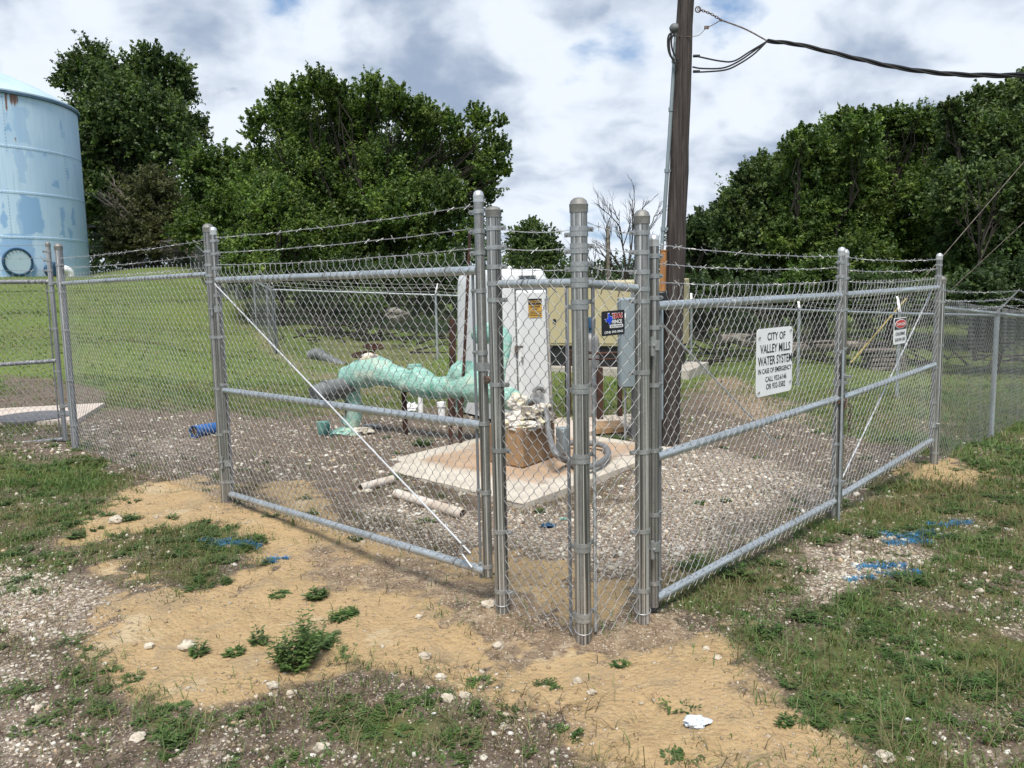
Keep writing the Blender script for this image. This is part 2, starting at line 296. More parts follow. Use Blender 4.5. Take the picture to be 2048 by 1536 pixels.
# ------------------------------------------------------------------ GROUND masks (materials of the soil, laid out on the ground plane)
def Wp(pts): return np.array([G(px, py, 0.03)[:2] for px, py in pts])
def sdf(P, X, Yv):
    d = np.full(X.shape, 1e9); ins = np.zeros(X.shape, bool); n = len(P)
    for i in range(n):
        ax, ay = P[i]; bx, by = P[(i+1) % n]; ex, ey = bx-ax, by-ay; wx, wy = X-ax, Yv-ay
        t = np.clip((wx*ex+wy*ey)/max(ex*ex+ey*ey, 1e-9), 0, 1); d = np.minimum(d, (wx-ex*t)**2+(wy-ey*t)**2)
        c1 = (ay > Yv) != (by > Yv)
        if ey != 0: ins ^= c1 & (X < ex*(Yv-ay)/ey+ax)
    return np.where(ins, 1, -1)*np.sqrt(d)
SAND, GRAV, MULCH, GRASS, SOIL = range(5)
LAY = [ # (class, opacity, softness m, edge wobble m, outline)
 (MULCH,1,.15,.5,[(60,915),(150,860),(240,835),(420,835),(560,835),(690,830),(900,815),(1110,850),(1310,850),(1380,770),(1480,790),(1640,850),(1860,905),(1680,1012),(1320,1195),(1165,1280),(985,1215),(450,1005),(150,900)]),
 (SOIL,.7,.2,.4,[(1370,760),(1480,720),(1640,830),(1500,840),(1400,800)]),
 (GRAV,.9,.2,.4,[(1180,1010),(1330,900),(1480,895),(1650,960),(1660,1010),(1320,1190),(1180,1240),(1010,1110),(850,1070),(700,1050),(640,990),(820,1010),(1040,1020)]),
 (GRAV,.55,.3,.6,[(190,880),(420,880),(430,960),(250,930)]),
 (GRAV,.35,.3,.6,[(560,850),(900,850),(960,900),(700,930),(500,920)]),
 (MULCH,1,.15,.3,[(0,895),(150,892),(450,1000),(330,1000),(200,960),(0,935)]),
 (MULCH,.8,.1,.3,[(0,780),(120,782),(220,800),(200,860),(0,870)]),
 (SAND,1,.14,.35,[(60,1120),(130,1050),(210,1000),(400,955),(480,990),(640,1040),(970,1140),(1000,1210),(1300,1240),(1450,1215),(1760,1235),(1660,1290),(1560,1310),(1620,1380),(1760,1450),(1880,1570),(1110,1570),(1030,1450),(880,1395),(700,1360),(560,1395),(400,1450),(200,1430),(60,1360),(70,1250),(130,1180)]),
 (SAND,.9,.12,.25,[(455,985),(600,965),(700,1010),(640,1075),(500,1010)]),
 (SAND,.95,.1,.3,[(640,1060),(900,1100),(1010,1090),(1180,1140),(1290,1130),(1420,1120),(1330,1200),(1165,1275),(980,1200),(800,1130)]),
 (SOIL,.95,.1,.25,[(940,1180),(1010,1200),(1160,1255),(1330,1190),(1430,1215),(1330,1280),(1180,1310),(980,1290),(900,1240)]),
 (SOIL,.75,.15,.3,[(620,1090),(800,1110),(980,1160),(960,1220),(760,1210),(560,1150)]),
 (SOIL,.6,.12,.2,[(380,985),(560,1000),(600,1040),(430,1040)]),
 (MULCH,.9,.2,.4,[(-200,1270),(70,1270),(120,1410),(460,1450),(640,1390),(900,1400),(1060,1445),(1150,1560),(1150,1700),(-200,1700)]),
 (GRAV,.9,.15,.3,[(-200,1110),(130,1130),(210,1200),(160,1260),(60,1280),(-200,1290)]),
 (GRAV,.5,.2,.4,[(-200,1310),(80,1300),(200,1420),(130,1560),(-200,1560)]),
 (GRAV,.5,.12,.3,[(240,1440),(460,1425),(560,1470),(500,1560),(200,1560)]),
 (GRAV,.6,.1,.3,[(640,1480),(820,1470),(1050,1500),(1100,1560),(600,1560)]),
 (GRASS,.95,.1,.3,[(-200,985),(0,960),(130,925),(250,950),(200,1010),(100,1080),(-40,1110),(-200,1130)]),
 (GRASS,.95,.08,.2,[(270,1080),(400,1058),(470,1070),(530,1090),(525,1140),(440,1170),(380,1195),(300,1180),(240,1140),(150,1120),(170,1095)]),
 (GRASS,.5,.1,.3,[(0,1080),(120,1080),(170,1160),(60,1180),(0,1150)]),
 (GRASS,.75,.12,.3,[(580,1400),(700,1370),(850,1360),(860,1400),(900,1440),(760,1520),(600,1500)]),
 (GRASS,1,.1,.3,[(1690,1010),(1870,925),(2048,860),(2400,800),(2700,1560),(1840,1560),(1760,1470),(1640,1400),(1560,1330),(1490,1260),(1760,1240),(1480,1215),(1400,1190),(1320,1200),(1350,1150),(1560,1080)]),
 (MULCH,.9,.1,.3,[(1330,1190),(1450,1120),(1600,1075),(1860,1075),(1760,1160),(1600,1200),(1500,1190),(1400,1215)]),
 (GRAV,.95,.1,.3,[(1560,1085),(1700,1078),(1880,1085),(1900,1110),(1760,1160),(1640,1190),(1560,1180),(1640,1130)]),
 (GRAV,.7,.12,.3,[(1990,1110),(2100,1120),(2100,1260),(1960,1230),(1990,1180)]),
 (GRAV,.6,.12,.3,[(1800,1215),(1920,1240),(1990,1290),(1850,1280)]),
 (GRAV,.6,.12,.3,[(1960,1420),(2100,1400),(2100,1536),(1980,1520)]),
 (GRASS,.9,.1,.25,[(1340,1180),(1420,1120),(1560,1090),(1590,1130),(1540,1190),(1450,1215),(1400,1205)]),
 (SAND,.85,.1,.3,[(1790,935),(1870,912),(2010,935),(1960,965),(1830,950)]),
 (SAND,.45,.2,.4,[(620,700),(760,690),(900,700),(880,745),(700,760),(640,735)]),
 (SOIL,.5,.2,.4,[(430,600),(560,668),(700,720),(900,720),(900,735),(640,745),(520,690),(430,630)]),
 (SAND,.35,.2,.4,[(1380,770),(1440,750),(1500,780),(1420,810)]),
]
_POLY = [(c, op, sf, wb, Wp(p) if min(q[1] for q in p) > 640 else np.array([G(px, max(py, 640), .5)[:2] for px, py in p])) for c, op, sf, wb, p in LAY]
def masks(X, Yv):
    W = np.zeros(X.shape+(5,)); W[..., GRASS] = 1.
    wob = (fbm(X, Yv, 2.2, 11, 5)-.5)*2; wob2 = (fbm(X, Yv, 7, 23, 4)-.5)*2; wob3 = (vnoise(X, Yv, 21, 5)-.5)*2
    for i, (c, op, sf, wb, P) in enumerate(_POLY):
        lo = P.min(0)-1.2; hi = P.max(0)+1.2; sel = (X > lo[0]) & (X < hi[0]) & (Yv > lo[1]) & (Yv < hi[1])
        if not sel.any(): continue
        d = sdf(P, X[sel], Yv[sel])+wob[sel]*wb*.8+wob2[sel]*(.10+wb*.35)+wob3[sel]*.09
        a = np.clip(.5+d/(2*sf*1.9), 0, 1)*op; W[sel] *= (1-a)[:, None]; W[sel, c] += a
    # thin, worn lawn: soil shows through by noise
    bare = np.clip((fbm(X, Yv, 2.6, 31, 5)-.47)*6, 0, 1)*W[..., GRASS]*.5*(Yv < 13); W[..., GRASS] -= bare; W[..., MULCH] += bare*.6; W[..., SOIL] += bare*.4
    pt = np.clip((fbm(X, Yv, 1.5, 37, 5)-.53)*7, 0, 1)*W[..., SAND]*.18*(Yv < 12); W[..., SAND] -= pt; W[..., SOIL] += pt
    return W
def spaced(lo, hi, c0, c1, d0, g=1.12):
    a = list(np.arange(c0, c1+1e-6, d0)); s = d0
    while a[-1] < hi: s *= g; a.append(a[-1]+s)
    b = []; x = c0; s = d0
    while x > lo: s *= g; x -= s; b.append(x)
    return np.array(b[::-1]+a)
xs = spaced(-260, 260, -6.5, 6.5, .042, 1.05); ys = spaced(-60, 420, 2.0, 11.5, .042, 1.04)
X, Yg = np.meshgrid(xs, ys); Z = gz(X, Yg)+relief(X, Yg); WM = masks(X, Yg)
# loose soil heaped round the post feet, grass a little proud
for (px_, py_, hh, rr) in ((1005,1222,.035,.22),(1165,1280,.03,.25),(1285,1240,.04,.22),(445,1005,.04,.25)):
    q = G(px_, py_); Z += hh*np.exp(-((X-q[0])**2+(Yg-q[1])**2)/rr**2*1.5)*(.6+.8*fbm(X, Yg, 7, 2))
Z += WM[..., GRASS]*.012+WM[..., SOIL]*(fbm(X, Yg, 12, 7)-.5)*.05*(Yg < 12)+WM[..., SAND]*(fbm(X, Yg, 7, 9)-.5)*.028*(Yg < 12)
q = G(735,927,.05); Z += .055*np.exp(-((X-q[0])**2+(Yg-q[1])**2)/.16)
nx, ny = len(xs), len(ys); ii = (np.arange(ny-1)[:, None]*nx+np.arange(nx-1)[None]).ravel()
m, nt, b = new_mat('ground_soil'); k = N(nt); co = k.coord(); mk = k.attr('mask'); sp = k.n('SeparateColor'); k.put(sp.inputs[0], mk); al = k.attr('mask', 'Alpha')
grs = k.attr('grassmask', 'Fac')
fine = k.noise(co, 55, 5, .7); mid = k.noise(co, 9, 6, .65); big = k.noise(co, 1.3, 5, .6); vor = k.voro(co, 38); vcol = k.voro(co, 38, out='Color'); vor2 = k.voro(co, 85); vcol2 = k.voro(co, 85, out='Color')
sc_ = k.n('SeparateColor'); k.put(sc_.inputs[0], vcol); vr = sc_.outputs[0]; sc2 = k.n('SeparateColor'); k.put(sc2.inputs[0], vcol2); vr2 = sc2.outputs[0]
sand = k.mix(k.ramp(mid, .35, .7), (.47,.335,.178), (.385,.265,.138)); sand = k.mix(k.ramp(big, .42, .62), sand, (.44,.31,.168)); sand = k.mix(k.ramp(fine, .58, .75), sand, (.24,.16,.085)); sand = k.mix(k.m('MULTIPLY', k.ramp(vr2, .93, .96), k.ramp(vor2, .4, .2)), sand, (.55,.46,.33)); sand = k.mix(k.ramp(k.noise(co, 3.3, 6, .7), .52, .62), sand, (.36,.265,.155)); sand = k.mix(k.ramp(k.noise(co, 2.1, 6, .7), .56, .66), sand, (.50,.39,.24))
sand = k.mix(k.ramp(k.noise(co, 24, 5, .75, 1.), .58, .70), sand, (.27,.18,.10))
soil = k.mix(k.ramp(fine, .3, .7), (.32,.235,.155), (.17,.12,.08)); soil = k.mix(k.ramp(mid, .5, .65), soil, (.38,.295,.20)); soil = k.mix(k.m('MULTIPLY', k.ramp(vr2, .8, .9), k.ramp(vor2, .5, .3)), soil, (.5,.44,.36))
mul = k.mix(k.ramp(fine, .3, .7), (.19,.145,.11), (.085,.062,.047)); mul = k.mix(k.ramp(mid, .5, .7), mul, (.22,.17,.125)); mul = k.mix(k.m('MULTIPLY', k.ramp(vr2, .68, .8), k.ramp(vor2, .45, .3)), mul, (.46,.41,.35))
grv = k.mix(k.ramp(vr, .2, .8), (.38,.315,.25), (.58,.52,.44)); grv = k.mix(k.ramp(vor, .36, .60), grv, (.18,.14,.11)); grv = k.mix(k.ramp(vr2, .35, .2), grv, (.30,.23,.16))
gr = k.mix(k.ramp(fine, .3, .7), (.105,.118,.045), (.060,.058,.028)); gr = k.mix(k.ramp(mid, .45, .62), gr, (.19,.155,.085)); gr = k.mix(k.ramp(k.noise(co, 26, 4, .7), .55, .68), gr, (.10,.075,.045)); gr = k.mix(k.ramp(big, .45, .62), gr, (.115,.12,.040)); gr = k.mix(k.ramp(k.noise(co, .35, 4), .5, .7), gr, (.11,.13,.04))
yy_ = k.n('SeparateXYZ'); k.put(yy_.inputs[0], co); gr = k.mix(k.ramp(yy_.outputs[1], 10, 15), gr, k.mix(1.0, k.mix(.5, gr, (.12,.152,.048)), (1.1,1.27,1.0), 'MULTIPLY'))
c = k.mix(al, mul, sand)
c = k.mix(k.ramp(k.m('ADD', sp.outputs[2], k.m('MULTIPLY', k.m('SUBTRACT', mid, .5), .5)), .3, .7), c, soil)
c = k.mix(k.ramp(k.m('ADD', sp.outputs[0], k.m('MULTIPLY', k.m('SUBTRACT', mid, .5), .6)), .35, .65), c, sand)
c = k.mix(k.ramp(k.m('ADD', sp.outputs[1], k.m('MULTIPLY', k.m('SUBTRACT', mid, .5), .7)), .35, .65), c, grv)
c = k.mix(k.ramp(k.m('ADD', grs, k.m('MULTIPLY', k.m('SUBTRACT', fine, .5), .6)), .3, .7), c, gr)
k.put(b.inputs['Base Color'], c); b.inputs['Roughness'].default_value = .95; b.inputs['Specular IOR Level'].default_value = .15
hgt = k.m('ADD', k.m('MULTIPLY', fine, .6), k.m('MULTIPLY', vor, -.5)); k.put(b.inputs['Normal'], k.bump(hgt, .9, .02, k.bump(mid, .5, .05)))
M['ground'] = m
gr_ob = np_mesh('ground', np.stack([X.ravel(), Yg.ravel(), Z.ravel()], 1), np.stack([ii, ii+1, ii+nx+1, ii+nx], 1), M['ground'], smooth=True)
a = gr_ob.data.color_attributes.new('mask', 'FLOAT_COLOR', 'POINT'); t = np.zeros((nx*ny, 4), np.float32)
Wf = WM.reshape(-1, 5); t[:, 0] = Wf[:, SAND]; t[:, 1] = Wf[:, GRAV]; t[:, 2] = Wf[:, SOIL]; t[:, 3] = 0; a.data.foreach_set('color', t.ravel())
a = gr_ob.data.attributes.new('grassmask', 'FLOAT', 'POINT'); a.data.foreach_set('value', Wf[:, GRASS].astype(np.float32)); tag(gr_ob, kind='structure')
def hmap(x, y):        # height of the finished sheet (bilinear)
    x = np.asarray(x, float); y = np.asarray(y, float); i = np.clip(np.searchsorted(xs, x)-1, 0, nx-2); j = np.clip(np.searchsorted(ys, y)-1, 0, ny-2)
    fx = (x-xs[i])/(xs[i+1]-xs[i]); fy = (y-ys[j])/(ys[j+1]-ys[j])
    return (Z[j, i]*(1-fx)+Z[j, i+1]*fx)*(1-fy)+(Z[j+1, i]*(1-fx)+Z[j+1, i+1]*fx)*fy
def H(x, y): return float(hmap(x, y))
def onGround(px, py):
    z = 0.
    for _ in range(8): p = G(px, py, z); z = H(p[0], p[1])
    return np.array([p[0], p[1], z])
# ------------------------------------------------------------------ scatter: pebbles, grass blades, leafy ground cover
slabF, slabR, slabL = G(1047,1005,.05), G(1352,895,.05), G(735,927,.05)
slabB = slabR+slabL-slabF
def off_slab(x, y):
    P = np.array([slabF[:2], slabR[:2], slabB[:2], slabL[:2]]); return sdf(P, x, y) < -.0
def ico():
    p = (1+5**.5)/2; v = np.array([(-1,p,0),(1,p,0),(-1,-p,0),(1,-p,0),(0,-1,p),(0,1,p),(0,-1,-p),(0,1,-p),(p,0,-1),(p,0,1),(-p,0,-1),(-p,0,1)], float); v /= np.linalg.norm(v[0])
    f = np.array([(0,11,5),(0,5,1),(0,1,7),(0,7,10),(0,10,11),(1,5,9),(5,11,4),(11,10,2),(10,7,6),(7,1,8),(3,9,4),(3,4,2),(3,2,6),(3,6,8),(3,8,9),(4,9,5),(2,4,11),(6,2,10),(8,6,7),(9,8,1)]); return v, f
IV, IF = ico()
def fan(n, y0, y1, bias=1.0):          # random points over the wedge of ground in view (plus margin)
    y = y0+(y1-y0)*RNG.random(n)**bias; x = (RNG.random(n)*2-1)*(y*.72+1.2); return x, y
def pebbles(n, y0, y1, smin, smax, wts, bias, seed):
    x, y = fan(n, y0, y1, bias); W = masks(x, y); p = sum(W[:, c]*w for c, w in wts.items()); cl = fbm(x, y, 3.5, 41, 4); p = p*np.clip((cl-.33)*4, .12, 1)
    keep = (RNG.random(n) < p) & off_slab(x, y); x, y = x[keep], y[keep]; W = W[keep]; n = len(x)
    s = smin+(smax-smin)*RNG.random(n)**3.0; ax = s[:, None]*(.6+.7*RNG.random((n, 3))); ax[:, 2] *= .62
    th = RNG.random(n)*2*PI; V = IV[None]*(1+.42*(RNG.random((n, 12, 1))-.5)*2); V = V*ax[:, None, :]
    ti = (RNG.random(n)-.5)*.9; V = np.stack([V[..., 0], V[..., 1]*np.cos(ti)[:, None]-V[..., 2]*np.sin(ti)[:, None], V[..., 1]*np.sin(ti)[:, None]+V[..., 2]*np.cos(ti)[:, None]], -1)
    Xr = V[..., 0]*np.cos(th)[:, None]-V[..., 1]*np.sin(th)[:, None]; Yr = V[..., 0]*np.sin(th)[:, None]+V[..., 1]*np.cos(th)[:, None]
    z = hmap(x, y)+ax[:, 2]*.25
    P = np.stack([Xr+x[:, None], Yr+y[:, None], V[..., 2]+z[:, None]], -1).reshape(-1, 3)
    Fc = (IF[None]+(np.arange(n)*12)[:, None, None]).reshape(-1, 3)
    pal = np.array([(.60,.54,.46),(.50,.43,.35),(.40,.33,.26),(.32,.245,.18),(.22,.175,.14),(.68,.64,.57),(.45,.33,.22),(.13,.10,.08)])
    pr = np.array([.20,.22,.18,.12,.08,.08,.06,.06]); col = pal[RNG.choice(8, n, p=pr)]*(.84+.35*RNG.random((n, 1)))
    dk = (W[:, SAND]+W[:, SOIL])[:, None]; col = col*(1-dk*.6)+np.array([.32,.225,.13])*dk*.6*(.7+.5*RNG.random((n, 1)))
    return P, Fc, np.repeat(col, 12, 0)
parts_ = [pebbles(120000, 2.3, 6.5, .003, .014, {GRAV:1., MULCH:.5, SOIL:.30, SAND:.05, GRASS:.03}, .9, 1),
          pebbles(45000, 4.5, 11, .007, .026, {GRAV:1., MULCH:.55, SOIL:.25, SAND:.06, GRASS:.02}, .9, 2),
          pebbles(900, 2.3, 12, .012, .026, {GRAV:.8, MULCH:.45, SOIL:.4, SAND:.03, GRASS:.02}, .8, 3),
          pebbles(60000, 2.3, 7, .0022, .0075, {SOIL:1., SAND:.42, MULCH:.8, GRASS:.2}, .9, 4)]
vo = 0; PV = []; PF = []; PT = []
for P, Fc, T in parts_: PV.append(P); PF.append(Fc+vo); PT.append(T); vo += len(P)
o = np_mesh('gravel', np.concatenate(PV), np.concatenate(PF), M['pebble'], tint=np.concatenate(PT)); tag(o, 'loose pale limestone gravel strewn over the yard and the track', 'gravel', kind='stuff')
def blades(x, y, h, w, cols, lean=.5, sway=None):
    n = len(x); th = RNG.random(n)*2*PI; dx, dy = np.cos(th), np.sin(th); ln = lean*(.3+RNG.random(n)); z = hmap(x, y)-.004
    px, py = -dy, dx; b0 = np.stack([x, y, z], 1); side = np.stack([px, py, 0*px], 1)*(w/2)[:, None]
    mid_ = b0+np.stack([dx*ln*h*.35, dy*ln*h*.35, h*.55], 1); tip = b0+np.stack([dx*ln*h, dy*ln*h, h*(1-.25*ln)], 1)
    V = np.stack([b0-side, b0+side, mid_+side*.8, mid_-side*.8, tip+side*.12, tip-side*.12], 1).reshape(-1, 3)
    base = (np.arange(n)*6)[:, None]; Fc = np.concatenate([base+np.array([[0,1,2,3]]), base+np.array([[3,2,4,5]])], 0)
    return V, Fc, np.repeat(cols, 6, 0)
def gcol(n, x, y, dry=.25):
    g = np.array([(.11,.18,.045),(.085,.145,.038),(.15,.215,.065),(.18,.21,.09)])[RNG.integers(0, 4, n)]; d = np.array([(.26,.21,.11),(.20,.16,.085)])[RNG.integers(0, 2, n)]
    q = np.clip(dry+(fbm(x, y, 1.3, 51)-.5)*1.6, 0, .9); return np.where((RNG.random(n) < q)[:, None], d, g)*(.75+.5*RNG.random((n, 1)))
def blade_set(n, y0, y1, hmin, hmax, w, wts, bias=1., lean=.6, dry=.25, clump=0.45):
    x, y = fan(n, y0, y1, bias); W = masks(x, y); p = sum(W[:, c]*v for c, v in wts.items())*np.clip((fbm(x, y, 4.2, 61, 4)-clump+.12)*5, .05, 1)
    kp = (RNG.random(n) < p) & off_slab(x, y); x, y = x[kp], y[kp]; n = len(x); hh = (hmin+(hmax-hmin)*RNG.random(n)**2)*(.6+.9*fbm(x, y, 2.1, 71)); return blades(x, y, hh, np.full(n, w)*(.7+.6*RNG.random(n)), gcol(n, x, y, dry), lean)
S_ = [blade_set(300000, 2.3, 7.5, .015, .085, .0045, {GRASS:.85, MULCH:.06, SAND:.003, SOIL:.01}, .85, 1.2, .28, .38),
      blade_set(190000, 6.5, 15, .03, .10, .009, {GRASS:.8, MULCH:.03}, .9, 1., .25, .38),
      blade_set(110000, 14, 42, .03, .075, .022, {GRASS:.9}, .8, 1., .3, .2),
      blade_set(9000, 2.3, 5.5, .08, .24, .0032, {GRASS:.25, MULCH:.12}, .8, 1.5, .75, .5)]
def dry(n, y0, y1, w, wts, hh=(.015,.07)):
    x, y = fan(n, y0, y1, .8); W = masks(x, y); p = sum(W[:, c]*v for c, v in wts.items())*np.clip((fbm(x, y, 3.1, 91, 4)-.38)*6, .03, 1); kp = (RNG.random(n) < p) & off_slab(x, y); x, y = x[kp], y[kp]; n = len(x)
    c_ = np.array([(.20,.14,.085),(.12,.075,.05),(.30,.24,.14),(.08,.055,.04)])[RNG.integers(0, 4, n)]*(.7+.6*RNG.random((n, 1))); return blades(x, y, RNG.uniform(hh[0], hh[1], n), np.full(n, w), c_, 2.4)
S_ += [dry(90000, 2.3, 7, .0035, {MULCH:.8, GRASS:.28, SOIL:.10, GRAV:.06, SAND:.004}), dry(40000, 6.5, 13, .007, {MULCH:.5, GRASS:.15, SOIL:.3}, (.02,.08))]
vo = 0; PV = []; PF = []; PT = []
for P, Fc, T in S_: PV.append(P); PF.append(Fc+vo); PT.append(T); vo += len(P)
o = np_mesh('grass', np.concatenate(PV), np.concatenate(PF), M['grass'], tint=np.concatenate(PT)); tag(o, 'short patchy grass with dry blades growing over the ground', 'grass', kind='stuff')
def leafy(c, R, h, nst, cols, seed=0, ls=.018, droop=.3):
    """a low feathery weed: stems with paired narrow leaflets (quads)"""
    rg = np.random.default_rng(seed); V = []; Fc = []; T = []
    for s_ in range(nst):
        th = rg.random()*2*PI; out = R*(.2+.8*rg.random()); hh = h*(.5+.5*rg.random())*(1-.45*out/R); col = np.array(cols[rg.integers(0, len(cols))])*(.7+.6*rg.random())
        b0 = np.array([c[0]+math.cos(th)*out*.25, c[1]+math.sin(th)*out*.25, c[2]-.005]); tip = b0+np.array([math.cos(th)*out*.8, math.sin(th)*out*.8, hh]); md = (b0+tip)/2+np.array([0,0,hh*.18])
        nl = max(4, int((out+hh)/ls*.75))
        for i in range(nl):
            t = .12+.88*i/nl; p = b0*(1-t)**2+2*md*t*(1-t)+tip*t*t
            for sg in (-1, 1):
                a = th+sg*(1.0+.5*rg.random())*(1-.5*t); L = ls*(1.3-.7*t)*(.8+.9*rg.random()); d = np.array([math.cos(a), math.sin(a), .25-droop*rg.random()]); sdv = np.array([-math.sin(a), math.cos(a), .4*(rg.random()-.5)])*L*.2
                n0 = len(V); V += [p, p+d*L*.5+sdv, p+d*L, p+d*L*.5-sdv]; Fc.append((n0, n0+1, n0+2, n0+3)); T += [col*(.8+.4*rg.random())]*4
    return np.array(V), np.array(Fc), np.array(T)
WC = [(.095,.155,.042),(.072,.122,.034),(.13,.19,.060),(.115,.16,.062)]
V_ = []; F_ = []; T_ = []; vo = 0; x, y = fan(9000, 2.5, 9.5, .9); W = masks(x, y); p = (W[:, GRASS]*.85+W[:, MULCH]*.035+W[:, SAND]*.012)*np.clip((fbm(x, y, 1.9, 81, 4)-.38)*6, .02, 1); kp = (RNG.random(len(x)) < p) & off_slab(x, y)
for i, (a_, b_) in enumerate(zip(x[kp], y[kp])):
    P, Fc, T = leafy((a_, b_, H(a_, b_)), random.uniform(.04, .12), random.uniform(.02, .07), random.randint(5, 11), WC, i, .021 if b_ < 5 else .028)
    V_.append(P); F_.append(Fc+vo); T_.append(T); vo += len(P)
o = np_mesh('low_weeds', np.concatenate(V_), np.concatenate(F_), M['grass'], tint=np.concatenate(T_)); tag(o, 'low feathery green weeds creeping over the soil', 'weeds', kind='stuff')
# ================================================================== FENCES AND GATES
def chain_mesh(A, B, zb, zt, w=.036, r=.0021, ns=4, fine=True, off=(0,0), tips=True, name='chain_link_mesh', parent=None, mat='wire', sag=.011):
    """woven diamond mesh between two plan points; zb, zt = (at A, at B)"""
    A = np.array(A[:2], float)+off; B = np.array(B[:2], float)+off; e = B-A; L = np.hypot(*e); e /= L; nr = np.array([-e[1], e[0]]); n = max(2, int(round(L/w))); w = L/n
    V = []; Fc = []; vo = 0
    Hh = (zt[0]+zt[1]-zb[0]-zb[1])/2; nk = max(4, int(round(Hh/(w*1.17)))); prof = []
    for par in (0, 1):
        S_, O_, Z_ = [], [], []
        for k_ in range(nk+1):
            sg = 1 if (k_+par) % 2 == 0 else -1
            if fine and 0 < k_ < nk:
                S_ += [sg*.44*w, sg*.54*w, sg*.44*w]; O_ += [-.0021*sg, 0, .0021*sg]; Z_ += [k_-.17, k_, k_+.17]
            else: S_ += [sg*.5*w]; O_ += [0.]; Z_ += [float(k_)]
        sg = 1 if (nk+par) % 2 == 0 else -1
        if tips:
            S_ += [sg*.46*w, sg*.54*w, sg*.5*w+sg*.011]; O_ += [.003*sg, -.003*sg, 0]; Z_ += [nk+.012/(Hh/nk), nk+.024/(Hh/nk), nk+.040/(Hh/nk)]
        prof.append((np.array(S_), np.array(O_), np.array(Z_)/nk))
    for i in range(n):
        S_, O_, Z_ = prof[i % 2]; s0 = (i+.5)*w; s = np.clip(s0+S_*(1 if 0 < i < n-1 else .9), 0, L); t = s/L
        zz = (zb[0]+(zb[1]-zb[0])*t)+((zt[0]-zb[0])*(1-t)+(zt[1]-zb[1])*t)*Z_
        wav = sag*np.sin(s0*3.1+Z_*4)+.004*math.sin(s0*11)
        P = np.stack([A[0]+e[0]*s+nr[0]*(O_+wav), A[1]+e[1]*s+nr[1]*(O_+wav), zz], 1); m_ = len(P)
        T = np.zeros_like(P); T[1:-1] = P[2:]-P[:-2]; T[0] = P[1]-P[0]; T[-1] = P[-1]-P[-2]; T /= np.maximum(np.linalg.norm(T, axis=1, keepdims=True), 1e-9)
        n3 = np.array([nr[0], nr[1], 0]); b1 = np.cross(T, n3); b1 /= np.maximum(np.linalg.norm(b1, axis=1, keepdims=True), 1e-9); b2 = np.cross(T, b1)
        rg = [P+(b1*math.cos(2*PI*j/ns+.6)+b2*math.sin(2*PI*j/ns+.6))*r for j in range(ns)]
        V.append(np.stack(rg, 1).reshape(-1, 3)); q = np.arange(m_-1)*ns
        for j in range(ns): Fc.append(np.stack([q+j, q+(j+1) % ns, q+ns+(j+1) % ns, q+ns+j], 1)+vo)
        vo += m_*ns
    return np_mesh(name, np.concatenate(V), np.concatenate(Fc), M[mat], parent, smooth=True)
def barbed(P0, P1, parent, r=.0013, sag=.02, n_barb=None, fine=True):
    P0 = np.array(P0, float); P1 = np.array(P1, float); L = np.linalg.norm(P1-P0); mb = MB(); e = (P1-P0)/L; sd = np.cross(e, [0,0,1.]); sd /= np.linalg.norm(sd)
    f = lambda t: P0+(P1-P0)*t+np.array([0,0,-sag*4*t*(1-t)+.0015*math.sin(t*L*9+P0[2]*7)])
    m_ = max(4, int(L/(.022 if fine else .3)))
    for ph in ((0, PI) if fine else (0,)):
        mb.tube([f(i/m_)+(sd*math.cos(ph+i*1.25)+np.array([0,0,1.])*math.sin(ph+i*1.25))*(.0022 if fine else 0) for i in range(m_+1)], r if fine else r*1.6, 3, caps=False)
    nb = int(L/.125)
    for i in range(nb):
        t = (i+.5)/nb; c = f(t)
        mb.tube([c-e*.006, c+e*.006], r*2.6, 5)
        for q in range(2):
            a = random.random()*PI; d = sd*math.cos(a)+np.array([0,0,1.])*math.sin(a)+e*random.uniform(-.7, .7); mb.tube([c-d*.021, c+d*.021], r*.95, 3)
    return mb.build('barbed_wire', M['wire'], parent)
def ring(mb, c, r, h=.022, t=.0035, ear=None, n=18, bolt=True):
    mb.lathe((c[0], c[1], c[2]-h/2), [(r+.0005, 0), (r+t, 0), (r+t, h), (r+.0005, h)], n)
    if ear is not None:
        e = np.array([ear[0], ear[1]], float); e /= np.linalg.norm(e); mb.box((c[0]+e[0]*(r+.022), c[1]+e[1]*(r+.022), c[2]), (.044, .009, h), e)
        if bolt: q = np.array([c[0]+e[0]*(r+.030), c[1]+e[1]*(r+.030), c[2]]); nn = np.array([-e[1], e[0], 0]); mb.tube([q-nn*.018, q+nn*.018], .006, 6)
def post(parent, b, z0, z1, r, mat='post', cap='cap', bands=(), ears=(), lean=(0,0), capname='post_cap', dome=.030, name='post', capr=1.09):
    mb = MB(); c0 = np.array([b[0], b[1], z0]); c1 = np.array([b[0]+lean[0], b[1]+lean[1], z1]); mb.tube([c0, c0*.5+c1*.5, c1], r, 24); p = mb.build(name, M[mat], parent)
    if cap:
        mb = MB(); R_ = r*capr; mb.lathe(c1-np.array([0,0,.012]), [(R_, 0), (R_*1.02, .03), (R_*1.05, .036), (R_*.98, .040), (R_*.85, .040+dome*.5), (R_*.5, .040+dome*.88), (0, .040+dome)], 24); mb.build(capname, M[cap], parent)
    for i, z in enumerate(bands):
        t = (z-z0)/(z1-z0); c = c0+(c1-c0)*t; mb = MB()
        for k_, e in enumerate(ears if len(ears) else (None,)): ring(mb, c+np.array([0,0,-.024*k_]), r, ear=e)
        mb.build('tension_band', M['band'], parent)
    return p
def unit(a, b): v = np.array(b[:2], float)-np.array(a[:2], float); return v/np.hypot(*v)
